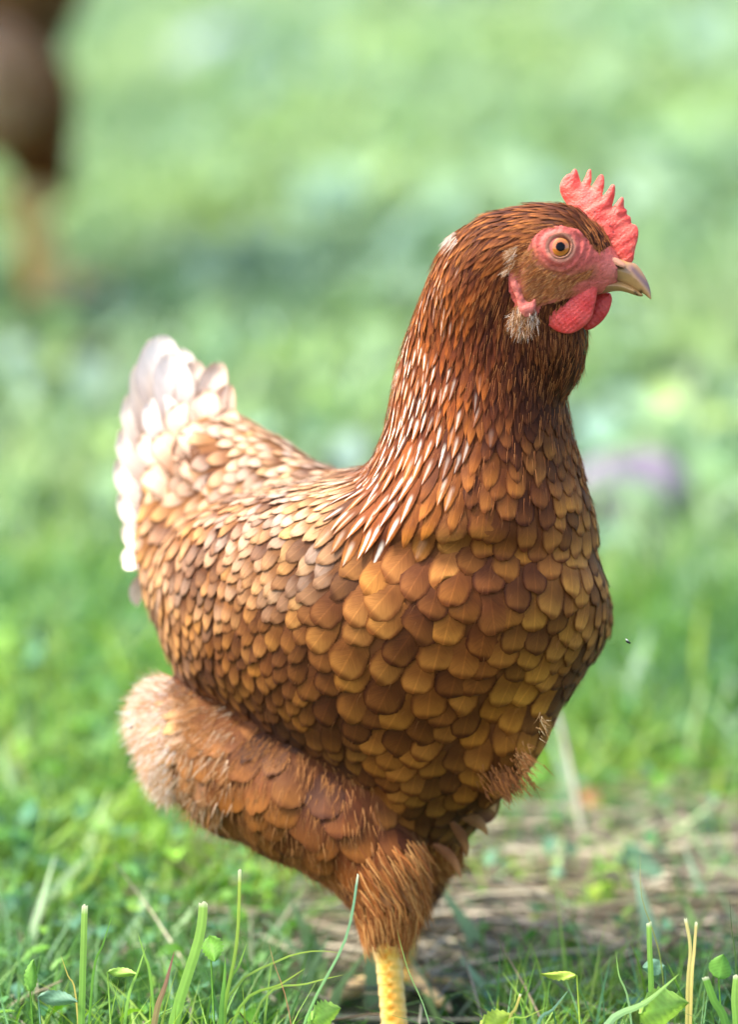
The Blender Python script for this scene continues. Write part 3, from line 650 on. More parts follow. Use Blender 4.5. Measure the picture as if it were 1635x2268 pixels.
down_me = raw_mesh('down', np.concatenate(Vs), np.concatenate(Fs), M_DOWN, {'col': np.concatenate(Cs)})
tag(link('down', down_me, hen), kind='stuff')

# ------------------------------------------------------------------ face, eyes, beak, comb, wattles, lobe
HW = lambda U, V=None: -330 - (U - 1235) * .13
EYE = np.array([1242., 547.]);
def face_mesh():
    f = build_field(3.0, (1125, 465, -450), (1400, 725, -200))
    U, V, Wd = f.ax[0][:, None], f.ax[1][None, :], f.ax[2][None, None, :]
    rr = np.hypot(U - EYE[0] + 2, (V - EYE[1]) * 1.06)
    ring = 2.2 * np.exp(-((rr - 33) / 6) ** 2) - 9 * np.exp(-(rr / 24) ** 4)
    ang = np.arctan2(V - EYE[1], U - EYE[0])
    rip = 1.7 * np.sin(rr / 2.6 + 1.2 * np.sin(ang * 3)) * np.exp(-((rr - 56) / 26) ** 2)
    brow = 6 * np.exp(-(((V - (505 + (U - 1242) * .22)) / 9) ** 2)) * np.exp(-((U - 1270) / 60) ** 2)
    mouth = -1.5 * np.exp(-((V - (620 + (1300 - U) * .03)) / 4) ** 2) * (U > 1268)
    d = 2.5 + ring + rip + brow + mouth
    f.F = (f.F - d[..., None]).astype(np.float32)
    Vv, Q = f.mesh(); Vv = smooth_verts(Vv, Q, 2, .5)
    c = Vv[Q].mean(1); keep = (poly_sd(FACE, c[:, 0], c[:, 1]) < 7) & (c[:, 0] < 1368 + 7 * np.sin(c[:, 1] / 9)); Q = Q[keep]
    used = np.unique(Q); mp = np.full(len(Vv), -1); mp[used] = np.arange(len(used)); Vv = Vv[used]; Q = mp[Q]
    u, v = Vv[:, 0], Vv[:, 1]; r = np.hypot(u - EYE[0], v - EYE[1])
    red, pink, tan = (np.array(lin(*x)) for x in ((204, 96, 84), (214, 124, 106), (176, 112, 70)))
    k = np.clip((poly_sd(CHEEK, u, v) + 14) / 28, 0, 1)[:, None]; col = tan * (1 - k) + red * k
    k = np.exp(-((r - 30) / 4) ** 2)[:, None]; col = col * (1 - k) + np.array(lin(206, 140, 112)) * k
    k = (np.clip((u - 1300) / 60, 0, 1) * np.exp(-((v - 600) / 34) ** 2))[:, None] * .7; col = col * (1 - k) + pink * k
    k = np.clip(1 - (r - 20) / 8, 0, 1)[:, None]; col = col * (1 - k) + np.array(lin(70, 50, 36)) * k
    k = (.35 * (np.sin(r / 2.6 + 1.2 * np.sin(np.arctan2(v - EYE[1], u - EYE[0]) * 3)) < -.3) * np.exp(-((r - 58) / 24) ** 2))[:, None]; col = col * (1 - k * .5)
    return raw_mesh('face', W3(Vv) - BASE, Q, M_SKIN, {'col': np.concatenate([col, np.ones((len(col), 1))], 1)})
link('face', face_mesh(), hen)

def dome(c, r, nrm_, depth, colf, name, matx, parent, seg=32, rings=10):
    c = Vector(c); n = Vector(nrm_).normalized(); a = n.cross(Vector((0, 1, 0))).normalized(); b = n.cross(a)
    V = [tuple(c + n * depth)]; C = [(*colf(0), 1)]; F = []
    for k in range(1, rings + 1):
        q = k / rings; h = depth * math.sqrt(max(0, 1 - q * q * .98))
        for j in range(seg):
            th = 2 * math.pi * j / seg; V.append(tuple(c + n * h + a * (r * q * math.cos(th)) + b * (r * q * math.sin(th)))); C.append((*colf(q), 1))
    for j in range(seg): F.append((0, 1 + j, 1 + (j + 1) % seg, 0))
    fq = [(1 + (k - 1) * seg + j, 1 + k * seg + j, 1 + k * seg + (j + 1) % seg, 1 + (k - 1) * seg + (j + 1) % seg) for k in range(1, rings) for j in range(seg)]
    me = bpy.data.meshes.new(name); Vw = W3(np.array(V)) - BASE
    me.from_pydata([tuple(x) for x in Vw], [], [f[:3] for f in F] + fq); me.polygons.foreach_set('use_smooth', [True] * len(me.polygons))
    at = me.attributes.new('col', 'FLOAT_COLOR', 'POINT'); at.data.foreach_set('color', np.array(C, np.float32).ravel()); me.materials.append(matx)
    return link(name, me, parent)

def iris_col(q):
    a, b_, c = (np.array(lin(*x)) for x in ((170, 92, 20), (206, 132, 44), (44, 28, 18)))
    if q < .62: return a
    if q < .9: return a + (b_ - a) * (q - .62) / .28
    return c
for side in (-1, 1):
    hit = BVH.ray_cast(Vector((EYE[0], EYE[1], -330 + side * 300)), Vector((0, 0, -side)))
    z = hit[0].z if hit[0] else -330 + side * 84
    c = (EYE[0] - 1, EYE[1] - 1, z - side * 7)
    e = dome(c, 24, (0, -.03, side), 11, iris_col, 'eye', M_EYE, hen)
    dome((c[0] + 1, c[1], c[2] + side * 9.9), 10.5, (0, -.03, side), 1.5, lambda q: (.004, .004, .005), 'pupil', M_PUPIL, e, 24, 6)
    # eyelid ring
    V, F = [], []
    for j in range(40):
        th = 2 * math.pi * j / 40
        for k in range(8):
            ph = 2 * math.pi * k / 8; rr = 25.0 + 2.4 * math.cos(ph) + (1.5 if math.sin(th) < 0 else 0)
            V.append((c[0] + rr * math.cos(th) * 1.04, c[1] + rr * math.sin(th), c[2] + side * (4.5 + 4.0 * math.sin(ph))))
    for j in range(40):
        for k in range(8): F.append((j * 8 + k, j * 8 + (k + 1) % 8, ((j + 1) % 40) * 8 + (k + 1) % 8, ((j + 1) % 40) * 8 + k))
    link('eyelid', raw_mesh('eyelid', W3(np.array(V)) - BASE, F, M_SKIN, {'col': [(*lin(150, 104, 80), 1)] * len(V)}), e)

def colored(V, fn_): 
    c = fn_(V[:, 0], V[:, 1], V[:, 2]); return np.concatenate([c, np.ones((len(V), 1))], 1)
COMB = Z1([(985, 335), (955, 290), (937, 240), (948, 195), (983, 152), (1005, 152), (1022, 120), (1042, 124), (1058, 180), (1068, 212), (1090, 165), (1110, 120), (1128, 124), (1128, 190), (1116, 242), (1148, 195), (1176, 150), (1202, 162), (1202, 225), (1184, 292), (1214, 258),
           (1246, 207), (1268, 218), (1262, 288), (1240, 357), (1268, 322), (1300, 283), (1318, 292), (1314, 350), (1338, 362), (1330, 390), (1360, 402), (1356, 446), (1388, 448), (1402, 478), (1398, 535), (1380, 590), (1372, 668), (1330, 690), (1240, 640), (1180, 620), (1110, 540), (1040, 460), (1000, 400)])
def comb_w(U, V): return HW(U) + 6 * np.sin((U - 1240) / 26 + (V - 400) / 60) * np.clip((560 - V) / 120, 0, 1)
V, Q = poly_solid(chaikin(COMB, 2), comb_w, 17, 60, 2.0, bump=lambda U, V: .5 * np.sin(U / 2.3) * np.sin(V / 2.1 + np.sin(U / 7)) + 1.0 * np.sin(U / 11 + V / 6) * np.sin(V / 9 + np.sin(U / 13)), smooth=1)
def comb_col(u, v, w_):
    a, b_ = np.array(lin(218, 74, 62)), np.array(lin(236, 116, 96)); k = (.5 + .5 * np.sin(u / 9 + np.sin(v / 12) * 2))[:, None] * .6
    c = a * (1 - k) + b_ * k; sp = np.zeros(len(u))
    for x, y in ((1352, 500), (1360, 514), (1405, 518), (1345, 530), (1318, 470)): sp = np.maximum(sp, np.exp(-((u - x) ** 2 + (v - y) ** 2) / 9))
    return c * (1 - .8 * sp[:, None])
link('comb', raw_mesh('comb', W3(V) - BASE, Q, M_COMB, {'col': colored(V, comb_col)}), hen)
WN = Z1([(1165, 775), (1163, 830), (1150, 905), (1130, 990), (1085, 1045), (1015, 1086), (945, 1082), (880, 1045), (838, 990), (822, 935), (845, 900), (900, 872), (980, 850), (1050, 800), (1110, 775)])
WF = Z1([(1210, 840), (1243, 848), (1248, 900), (1222, 972), (1170, 1032), (1112, 1067), (1070, 1058), (1085, 980), (1110, 900), (1150, 850)])
wb = lambda U, V: 1.0 * np.sin(U / 2.2 + V / 9) * np.sin(V / 2.4)
def wat_col(u, v, w_): 
    a, b_ = np.array(lin(206, 52, 46)), np.array(lin(222, 84, 76)); k = (.5 + .5 * np.sin(u / 12) * np.sin(v / 10))[:, None]; return a * (1 - k) + b_ * k
V, Q = poly_solid(chaikin(WN, 2), lambda U, V: HW(U) - 34 + (V - 620) * .02, 13, 26, 2.0, wb, 1)
link('wattle', raw_mesh('wattle', W3(V) - BASE, Q, M_COMB, {'col': colored(V, wat_col)}), hen)
V, Q = poly_solid(chaikin(WF, 2), lambda U, V: HW(U) + 26, 12, 26, 2.0, wb, 1)
link('wattle', raw_mesh('wattle', W3(V) - BASE, Q, M_COMB, {'col': colored(V, wat_col)}), hen)
LOBE = Z1([(648, 700), (690, 692), (712, 740), (716, 800), (732, 885), (765, 905), (802, 872), (806, 930), (770, 985), (735, 992), (702, 950), (686, 870), (660, 820), (645, 760)])
def lobe_w(U, V):
    return -330 - 68 + (V - 640) * .10
V, Q = poly_solid(chaikin(LOBE, 2), lobe_w, 6, 12, 2.0, lambda U, V: .8 * np.sin(V / 4), 2)
link('earlobe', raw_mesh('earlobe', W3(V) - BASE, Q, M_SKIN, {'col': colored(V, lambda u, v, w_: np.array(lin(206, 112, 98)) * (1 + .18 * np.sin(u / 3 + v / 5))[:, None])}), hen)
V2 = V.copy(); V2[:, 2] = -660 - V2[:, 2]
link('earlobe', raw_mesh('earlobe', W3(V2) - BASE, Q[:, ::-1], M_SKIN, {'col': colored(V, lambda u, v, w_: np.array(lin(206, 112, 98)) * (1 + .18 * np.sin(u / 3 + v / 5))[:, None])}), hen)

UB = Z1([(1170, 700), (1215, 640), (1290, 640), (1345, 662), (1385, 672), (1420, 715), (1452, 770), (1472, 830), (1478, 893), (1468, 884), (1440, 858), (1400, 838), (1350, 808), (1290, 785), (1220, 772), (1150, 764), (1090, 770), (1040, 780), (1030, 765), (1100, 735)])
LB = Z1([(1060, 755), (1150, 750), (1220, 760), (1290, 774), (1350, 798), (1400, 832), (1440, 864), (1405, 870), (1340, 846), (1280, 832), (1200, 850), (1150, 858), (1100, 840)])
def beak_th(U, V, T, tip=1443): return T
def beak_col(u, v, w_):
    base, horn, tipc, lilac = (np.array(lin(*x)) for x in ((164, 112, 80), (178, 138, 86), (206, 170, 112), (104, 80, 88)))
    k = np.clip((u - 1330) / 50, 0, 1)[:, None]; c = base * (1 - k) + horn * k
    top_ = 585 + np.clip(u - 1400, 0, 60) * 1.1; kk = (np.exp(-((v - top_ - 8) / 12) ** 2) * np.clip((u - 1375) / 25, 0, 1))[:, None] * .85; c = c * (1 - kk) + lilac * kk
    for x, y, s_ in ((1421, 645, 5), (1408, 647, 4), (1430, 655, 4), (1412, 652, 3)): c = c * (1 - .8 * np.exp(-((u - x) ** 2 + (v - y) ** 2) / s_ ** 2)[:, None])
    return c
for P_, T_, nm, off_ in ((UB, 30, 'upper_beak', 0), (LB, 24, 'lower_beak', 0)):
    pl = chaikin(P_, 2)
    V, Q = poly_solid(pl, HW, T_, 34 if nm == 'upper_beak' else 16, 2.0, None, 2)
    k = np.clip(1 - (V[:, 0] - 1330) / 150, .12, 1) ** .8; V[:, 2] = HW(V[:, 0]) + (V[:, 2] - HW(V[:, 0])) * k * 1.25
    link(nm, raw_mesh(nm, W3(V) - BASE, Q, M_BEAK, {'col': colored(V, beak_col)}), hen)
NO = Z1([(1226, 640), (1262, 634), (1316, 664), (1334, 698), (1300, 708), (1262, 694), (1232, 668)])
for sgn in (-1, 1):
    V, Q = poly_solid(chaikin(NO, 2), lambda U, V: HW(U) + sgn * (33 - (U - 1350) * .12), 5, 9, 1.5, None, 1)
    link('nostril', raw_mesh('nostril', W3(V) - BASE, Q, M_BEAK, {'col': colored(V, lambda u, v, w_: np.where((v > 589.5 + (u - 1373) * .42)[:, None], np.array(lin(72, 44, 34)), np.array(lin(190, 134, 104))))}), hen)

# ------------------------------------------------------------------ legs
def leg(top_, foot, toes, name='leg'):
    top_, foot = np.array(top_, float), np.array(foot, float)
    pts = [top_, foot] + [np.array(t[-1][:3]) for t in toes]; lo = np.min(pts, 0) - 70; hi = np.max(pts, 0) + 70
    f = Field(lo, hi, 3.6)
    N = 14
    ch = []
    for k in range(N + 1):
        t = k / N; r = 31 + 6 * (abs(t - .0) < .08) - 3 * math.sin(t * math.pi) + 5 * max(0, t - .85) / .15
        q = top_ * (1 - t) + foot * t; ch.append((*q, r))
    f.chain(ch, 3)
    # scutes: overlapping shields down the front
    U, V, Wd = f.ax[0][:, None, None], f.ax[1][None, :, None], f.ax[2][None, None, :]
    saw = ((V - top_[1]) / 25.0) % 1.0; zig = (((V - top_[1]) + 12.5 * (U > (top_[0] + (foot[0] - top_[0]) * (V - top_[1]) / (foot[1] - top_[1])))) / 25.0) % 1.0
    f.F = (f.F + np.where(V < foot[1] - 20, -2.6 * zig + 1.0, 0)).astype(np.float32)
    for tc in toes:
        tc = [tuple(foot) + (26,)] + tc; f.chain(tc, 8)
    Vv, Q = f.mesh(); Vv = smooth_verts(Vv, Q, 1, .4)
    def lc(u, v, w_):
        a, b_, o_ = (np.array(lin(*x)) for x in ((232, 190, 92), (214, 148, 44), (214, 190, 150))); z = (((v - top_[1]) + 12.5 * (u > top_[0])) / 25.0) % 1.0
        cu = top_[0] + (foot[0] - top_[0]) * (v - top_[1]) / (foot[1] - top_[1]); k = (np.exp(-((u - cu + 6) / 16) ** 2) * (z > .25) * (z < .85))[:, None]; k2 = (np.clip((np.abs(u - cu) - 16) / 14, 0, 1) * .6)[:, None]
        return (a * (1 - k) + b_ * k) * (1 - k2) + o_ * k2
    o = link(name, raw_mesh(name, W3(Vv) - BASE, Q, M_LEG, {'col': colored(Vv, lc)}), hen)
    for tc in toes:
        a, b_ = np.array(tc[-2][:3]), np.array(tc[-1][:3]); d = (b_ - a) / np.linalg.norm(b_ - a); r = tc[-1][3]
        g = Field(b_ - 60, b_ + 60, 3.0); g.chain([(*(b_ - d * 4), r * .8), (*(b_ + d * 16 + np.array([0, 1, 0])), r * .6), (*(b_ + d * 36 + np.array([0, 7, 0])), 2.4)], 2)
        Vc, Qc = g.mesh(); link('claw', raw_mesh('claw', W3(Vc) - BASE, Qc, M_BEAK, {'col': [(*lin(196, 170, 140), 1)] * len(Vc)}), o)
    return o
def toe(f0, dirw, L, r0):
    """a toe along the ground: dirw = (du, dw)"""
    out = []
    for t in (.35, .7, 1.0):
        w_ = f0[2] + dirw[1] * L * t; u_ = f0[0] + dirw[0] * L * t; r = r0 * (1 - .35 * t)
        out.append((u_, ground_v(w_) - r + (-10 if t == .35 else 0), w_, r))
    return out
nf = (880, ground_v(70) - 26, 70)
leg((858, 2080, 52), nf, [toe(nf, (.95, -.3), 190, 20), toe(nf, (.62, -.78), 230, 22), toe(nf, (.1, -1), 190, 20), toe(nf, (-.8, .5), 110, 17)])
ff = (886, ground_v(690) - 26, 690)
leg((907, 2030, 630), ff, [toe(ff, (.95, -.35), 150, 18), toe(ff, (.45, -.9), 220, 20), toe(ff, (-.72, -.70), 200, 20), toe(ff, (-.9, -.2), 110, 16)])

# ------------------------------------------------------------------ the second hen, far behind at the left
w2 = ground_w(668); P2 = W3(np.array([-52.0, 668.0, w2])); P2[2] = 0
hen2 = empty('hen', P2, 'blurred brown hen cut off by the left edge, standing far behind the sharp hen', 'hen')
hen2.rotation_euler = (0, 0, math.radians(112)); hen2.scale = (1.45, 1.45, 1.5)
allf = feather_mesh([x[0] for x in FEA], 'plumage'); tag(link('plumage', allf, hen2), kind='stuff')
for ch in list(hen.children):
    if ch.name.split('.')[0] in ('feather', 'plumage', 'nostril', 'loose_feather'): continue
    c = ch.copy(); COL.objects.link(c); c.parent = hen2
    if ch.name.startswith('leg'):      # a stouter bird: thicker shanks about their own axis
        bb = [Vector(q_) for q_ in ch.bound_box]; cc_ = sum((Vector((q_.x, q_.y, 0)) for q_ in bb), Vector()) / 8; c.scale = (1.8, 1.8, 1); c.location = cc_ * -.8
    for g_ in ch.children:
        d = g_.copy(); COL.objects.link(d); d.parent = c

# ------------------------------------------------------------------ grass and ground cover
def vnoise(x, y, s, seed):
    r = np.random.default_rng(seed); T = r.random((64, 64)); X, Y = x / s, y / s
    xi, yi = np.floor(X).astype(int), np.floor(Y).astype(int); fx, fy = X - xi, Y - yi; fx, fy = fx * fx * (3 - 2 * fx), fy * fy * (3 - 2 * fy)
    g = lambda a, b: T[a % 64, b % 64]
    return (g(xi, yi) * (1 - fx) + g(xi + 1, yi) * fx) * (1 - fy) + (g(xi, yi + 1) * (1 - fx) + g(xi + 1, yi + 1) * fx) * fy

def place(n, d0, d1, wide):
    d = np.sqrt(rng.uniform(d0 ** 2, d1 ** 2, n)); x = rng.uniform(-1, 1, n) * (d * .078 * 1.15 + wide); return x, CAM[1] + d

def blades(x, y, h, wd, lean, col, name, matx, segs=4, z0=-.006, curl=1.8, taper=1.5):
    n = len(x); th = rng.uniform(0, 2 * np.pi, n); dx, dy = np.cos(th), np.sin(th); fa = th + np.pi / 2 + rng.normal(0, .5, n); sx_, sy_ = np.cos(fa), np.sin(fa)
    t = np.linspace(0, 1, segs + 1)[None, :]; ln = (lean * h)[:, None] * t ** curl
    X = x[:, None] + dx[:, None] * ln; Y = y[:, None] + dy[:, None] * ln; Zz = z0 + h[:, None] * t * (1 - .25 * (lean[:, None] * t) ** 2 * .8)
    wv = wd[:, None] * .5 * np.maximum(1 - t ** taper, .06) * (.6 + .4 * np.minimum(t * 4, 1))
    V = np.empty((n, segs + 1, 2, 3)); 
    for k, s_ in enumerate((-1, 1)):
        V[:, :, k, 0] = X + s_ * sx_[:, None] * wv; V[:, :, k, 1] = Y + s_ * sy_[:, None] * wv; V[:, :, k, 2] = Zz
    base = (np.arange(n) * (segs + 1) * 2)[:, None, None]; a = (np.arange(segs) * 2)[None, :, None]
    F = (base + a + np.array([0, 1, 3, 2])[None, None, :]).reshape(-1, 4)
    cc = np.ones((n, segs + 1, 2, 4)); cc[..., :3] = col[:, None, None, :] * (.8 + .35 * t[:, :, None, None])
    return raw_mesh(name, V.reshape(-1, 3), F, matx, {'col': cc.reshape(-1, 4)})

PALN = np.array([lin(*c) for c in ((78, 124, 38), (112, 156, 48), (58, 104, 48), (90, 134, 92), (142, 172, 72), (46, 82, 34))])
PALF = np.array([lin(*c) for c in ((128, 160, 100), (150, 176, 108), (116, 152, 118), (144, 172, 154), (172, 192, 136), (104, 136, 96))])  # far palette pale and bluish: haze and sky sheen put into the grass colour
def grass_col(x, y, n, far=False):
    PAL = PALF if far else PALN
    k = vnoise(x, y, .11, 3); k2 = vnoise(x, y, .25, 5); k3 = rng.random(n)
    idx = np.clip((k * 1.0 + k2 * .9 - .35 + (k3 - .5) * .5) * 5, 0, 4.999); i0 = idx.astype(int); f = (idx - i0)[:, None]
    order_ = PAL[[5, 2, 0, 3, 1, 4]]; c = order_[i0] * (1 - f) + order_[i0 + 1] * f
    if far: c = c * .6 + PALF.mean(0) * 1.05 * .4  # far clumps evened towards a lighter mean, part of the painted haze
    return c * rng.uniform(.75, 1.25, (n, 1))
def straw_zone(x, y):    # the patch of dry litter right of the hen's legs
    return np.exp(-(((x - .13) / .14) ** 4 + ((y - (CAM[1] + 2.655)) / .11) ** 4))
# near turf
def turf():
    Ms = []
    x, y = place(34000, 2.30, 3.3, .35); sz = straw_zone(x, y); kp = rng.random(len(x)) > sz * .2; x, y = x[kp], y[kp]; n = len(x)
    far = (y - CAM[1] > 2.62)
    h = rng.gamma(5, .0048, n) + .006; h = np.where(rng.random(n) < .14, h * 1.8, h); h = np.minimum(h, .066); dd = y - CAM[1]; h = np.where((x > -.035) & (x < .05) & (dd > 2.30) & (dd < 2.66), np.minimum(h, .008), h); h = np.where(far, h * 1.15, h); h = h * (1 - .40 * np.clip((x + .01) / .03, 0, 1) * (y - CAM[1] > 2.42) * (y - CAM[1] < 2.95))
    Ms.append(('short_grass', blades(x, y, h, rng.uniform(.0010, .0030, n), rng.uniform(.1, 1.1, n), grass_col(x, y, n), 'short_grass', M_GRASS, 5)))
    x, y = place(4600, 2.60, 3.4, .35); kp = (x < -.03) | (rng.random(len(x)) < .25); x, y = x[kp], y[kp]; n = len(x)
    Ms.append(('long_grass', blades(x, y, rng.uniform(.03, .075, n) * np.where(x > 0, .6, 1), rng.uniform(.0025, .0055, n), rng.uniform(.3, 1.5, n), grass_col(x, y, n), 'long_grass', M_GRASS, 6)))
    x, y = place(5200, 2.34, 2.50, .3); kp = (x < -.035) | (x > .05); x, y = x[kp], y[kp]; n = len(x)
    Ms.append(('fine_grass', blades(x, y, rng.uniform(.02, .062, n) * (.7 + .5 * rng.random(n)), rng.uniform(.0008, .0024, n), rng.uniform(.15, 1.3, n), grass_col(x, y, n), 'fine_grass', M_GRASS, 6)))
    x, y = place(60000, 3.3, 7.5, .6); n = len(x)
    cl = vnoise(x, y, .16, 11); h = (rng.gamma(5, .006, n) + .01) * (.4 + cl); dd = y - CAM[1]; h = h * (1 - .78 * ((x < -.17) & (x > -.5) & (dd > 3.75) & (dd < 4.35)))
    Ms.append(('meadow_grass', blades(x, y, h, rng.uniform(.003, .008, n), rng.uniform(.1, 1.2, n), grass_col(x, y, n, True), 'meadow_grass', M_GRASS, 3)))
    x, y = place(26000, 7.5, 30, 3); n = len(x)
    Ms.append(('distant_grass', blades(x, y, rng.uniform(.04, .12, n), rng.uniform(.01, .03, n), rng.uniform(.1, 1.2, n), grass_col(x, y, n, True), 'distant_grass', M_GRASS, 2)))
    x = rng.uniform(-2.2, 2.2, 26000); y = rng.uniform(-1.6, 6, 26000); n = len(x)
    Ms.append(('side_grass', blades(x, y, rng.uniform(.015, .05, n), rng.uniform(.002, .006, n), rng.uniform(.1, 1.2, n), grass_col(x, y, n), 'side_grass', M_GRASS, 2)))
    x = rng.uniform(-4.5, 4.5, 70000); y = rng.uniform(0, 10, 70000); n = len(x)
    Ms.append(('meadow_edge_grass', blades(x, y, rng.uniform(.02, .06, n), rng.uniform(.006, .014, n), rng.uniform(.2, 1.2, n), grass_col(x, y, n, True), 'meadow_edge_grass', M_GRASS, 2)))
    for n_, m_ in Ms: tag(link(n_, m_), kind='stuff')
turf()

def leaves(x, y, z, L, Wd, tilt, col, name, matx=None):
    """broad leaves: 5 rows x 3 columns, folded along the rib"""
    n = len(x); th = rng.uniform(0, 2 * np.pi, n); t = np.array([0, .2, .45, .7, .9, 1.0]); wp = np.array([.10, .72, 1.0, .78, .36, .03])
    V = np.empty((n, 6, 3, 3)); d = np.stack([np.cos(th), np.sin(th)], 1); s_ = np.stack([-np.sin(th), np.cos(th)], 1); roll = rng.normal(0, .35, n)
    for a in range(6):
        al = L * t[a] * np.cos(tilt); zz = z + L * t[a] * np.sin(tilt) - L * .35 * t[a] ** 2 * rng.uniform(.5, 1.2, n)
        for k, q in enumerate((-1, 0, 1)):
            ww = q * wp[a] * Wd * .5
            V[:, a, k, 0] = x + d[:, 0] * al + s_[:, 0] * ww; V[:, a, k, 1] = y + d[:, 1] * al + s_[:, 1] * ww
            V[:, a, k, 2] = np.maximum(zz + np.abs(ww) * .35 + ww * roll, .001)
    base = (np.arange(n) * 18)[:, None, None]; q = np.array([[a * 3 + b, a * 3 + b + 1, a * 3 + b + 4, a * 3 + b + 3] for a in range(5) for b in range(2)])[None]
    F = (base + q).reshape(-1, 4); cc = np.ones((n, 6, 3, 4)); cc[..., :3] = col[:, None, None, :]; cc[:, :, 1, :3] *= 1.15
    return raw_mesh(name, V.reshape(-1, 3), F, matx or M_LEAF, {'col': cc.reshape(-1, 4)})
def cover():
    PL = np.array([lin(*c) for c in ((62, 112, 36), (98, 150, 44), (72, 120, 86), (92, 136, 108), (130, 172, 54))])
    x, y = place(8500, 2.34, 3.3, .35); kp = (rng.random(len(x)) > straw_zone(x, y) * .25) & ~((x > -.035) & (x < .05) & (y - CAM[1] > 2.3) & (y - CAM[1] < 2.64)); x, y = x[kp], y[kp]; n = len(x)
    k = vnoise(x, y, .05, 21) ; left = np.clip((.02 - x) / .1, 0, 1)
    sz = rng.uniform(.007, .016, n) * (1 + 1.1 * left * (y - CAM[1] > 2.60) * rng.random(n))
    c = PL[rng.integers(0, 5, n)] * .6 + PL[(np.clip(k * 5, 0, 4.99)).astype(int)] * .4; c *= rng.uniform(.7, 1.2, (n, 1))
    nf_ = ((x > -.035) & (x < .05) & (y - CAM[1] > 2.3) & (y - CAM[1] < 2.62)); m1 = leaves(x, y, rng.uniform(.002, .022, n) * (1 + .5 * left) * np.where(nf_, .2, 1), sz, sz * rng.uniform(.25, .65, n), rng.uniform(-.1, 1.0, n), c, 'broadleaf_cover')
    x, y = place(15000, 3.3, 8.0, .6); n = len(x); k = vnoise(x, y, .22, 23); cl = vnoise(x, y, .09, 29); kp = cl > .3; x, y, k = x[kp], y[kp], k[kp]; n = len(x)
    PL = np.array([lin(*c) for c in ((104, 142, 88), (138, 170, 96), (116, 150, 130), (140, 168, 156), (158, 184, 110))]); sz = rng.uniform(.02, .055, n); c = PL[rng.integers(0, 5, n)] * .45 + PL[np.clip(k * 5, 0, 4.99).astype(int)] * .55; c *= rng.uniform(.7, 1.25, (n, 1))  # far leaves paled and blued too, haze painted into their colour
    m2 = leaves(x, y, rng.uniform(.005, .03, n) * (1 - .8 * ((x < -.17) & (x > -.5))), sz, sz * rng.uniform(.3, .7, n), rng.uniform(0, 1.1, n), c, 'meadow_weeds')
    for m_ in (m1, m2): tag(link(m_.name, m_), kind='stuff')
cover()

# dry litter
def tube(path, r0, r1, c0, c1=None, k=5, wig=0):
    path = [Vector(p) for p in path]; V, F, C = [], [], []; n = len(path)
    for i, p in enumerate(path):
        d = (path[min(i + 1, n - 1)] - path[max(i - 1, 0)]).normalized(); a = d.cross(Vector((0, 0, 1))); a = a.normalized() if a.length > .05 else Vector((1, 0, 0)); b = d.cross(a); t = i / (n - 1); r = r0 + (r1 - r0) * t
        for j in range(k):
            th = 2 * math.pi * j / k; V.append(tuple(p + a * (r * math.cos(th)) + b * (r * math.sin(th)))); q = c0 if c1 is None else tuple(np.array(c0) * (1 - t) + np.array(c1) * t); C.append((*q, 1))
    for i in range(n - 1):
        for j in range(k): F.append((i * k + j, i * k + (j + 1) % k, (i + 1) * k + (j + 1) % k, (i + 1) * k + j))
    F.append((0, 1, 2, 3)); e = (n - 1) * k; F.append((e + 3, e + 2, e + 1, e))
    return V, F, C
def px_ground(u, v):
    p = W3(np.array([float(u), float(v), ground_w(v)])); return Vector(p)
SC_ = [(150, 140, 114), (126, 112, 88), (196, 186, 160), (92, 82, 64), (142, 134, 118)]
def litter():
    V, F, C = [], [], []
    for _ in range(1300):
        while True:
            x = random.uniform(-.10, .34); y = CAM[1] + random.uniform(2.46, 2.90)
            if random.random() < float(straw_zone(np.array(x), np.array(y))) + .02: break
        a = random.gauss(0, .35) + (math.pi if random.random() < .5 else 0); L = random.uniform(.02, .13); z = random.uniform(.001, .014); p0 = Vector((x, y, z)); d = Vector((math.cos(a), math.sin(a), random.gauss(0, .06)))
        pts = [p0 + d * (L * t) + Vector((0, 0, .006 * math.sin(3 * t + x * 50))) for t in (0, .33, .66, 1)]
        for q in pts: q.z = max(q.z, .001)
        r = random.uniform(.0005, .0015); c = lin(*random.choice(SC_)); v, f, c_ = tube(pts, r, r * .7, c, None, 4); o_ = len(V); V += v; C += c_; F += [tuple(o_ + i for i in q) for q in f]
    for _ in range(260):
        x = random.uniform(-.30, .30); y = CAM[1] + random.uniform(2.36, 2.62); a = random.uniform(0, 6.28); L = random.uniform(.01, .05); p0 = Vector((x, y, random.uniform(.004, .022))); d = Vector((math.cos(a), math.sin(a), random.gauss(0, .35)))
        v, f, c_ = tube([p0, p0 + d * L * .5 + Vector((0, 0, .002)), p0 + d * L], .0006, .0004, lin(*random.choice(SC_)), None, 4); o_ = len(V); V += v; C += c_; F += [tuple(o_ + i for i in q) for q in f]
    tag(link('dry_litter', raw_mesh('dry_litter', V, F, M_STRAW, {'col': C})), kind='stuff')
litter()

def mesh_thing(name, V, F, C, matx, label, cat, group=None, smooth=True):
    V = np.array(V, float); base = V[np.argmin(V[:, 2])].copy(); base[2] = max(base[2], 0)
    o = link(name, raw_mesh(name, V - base, F, matx, {'col': C}, smooth), None, base); return tag(o, label, cat, group)

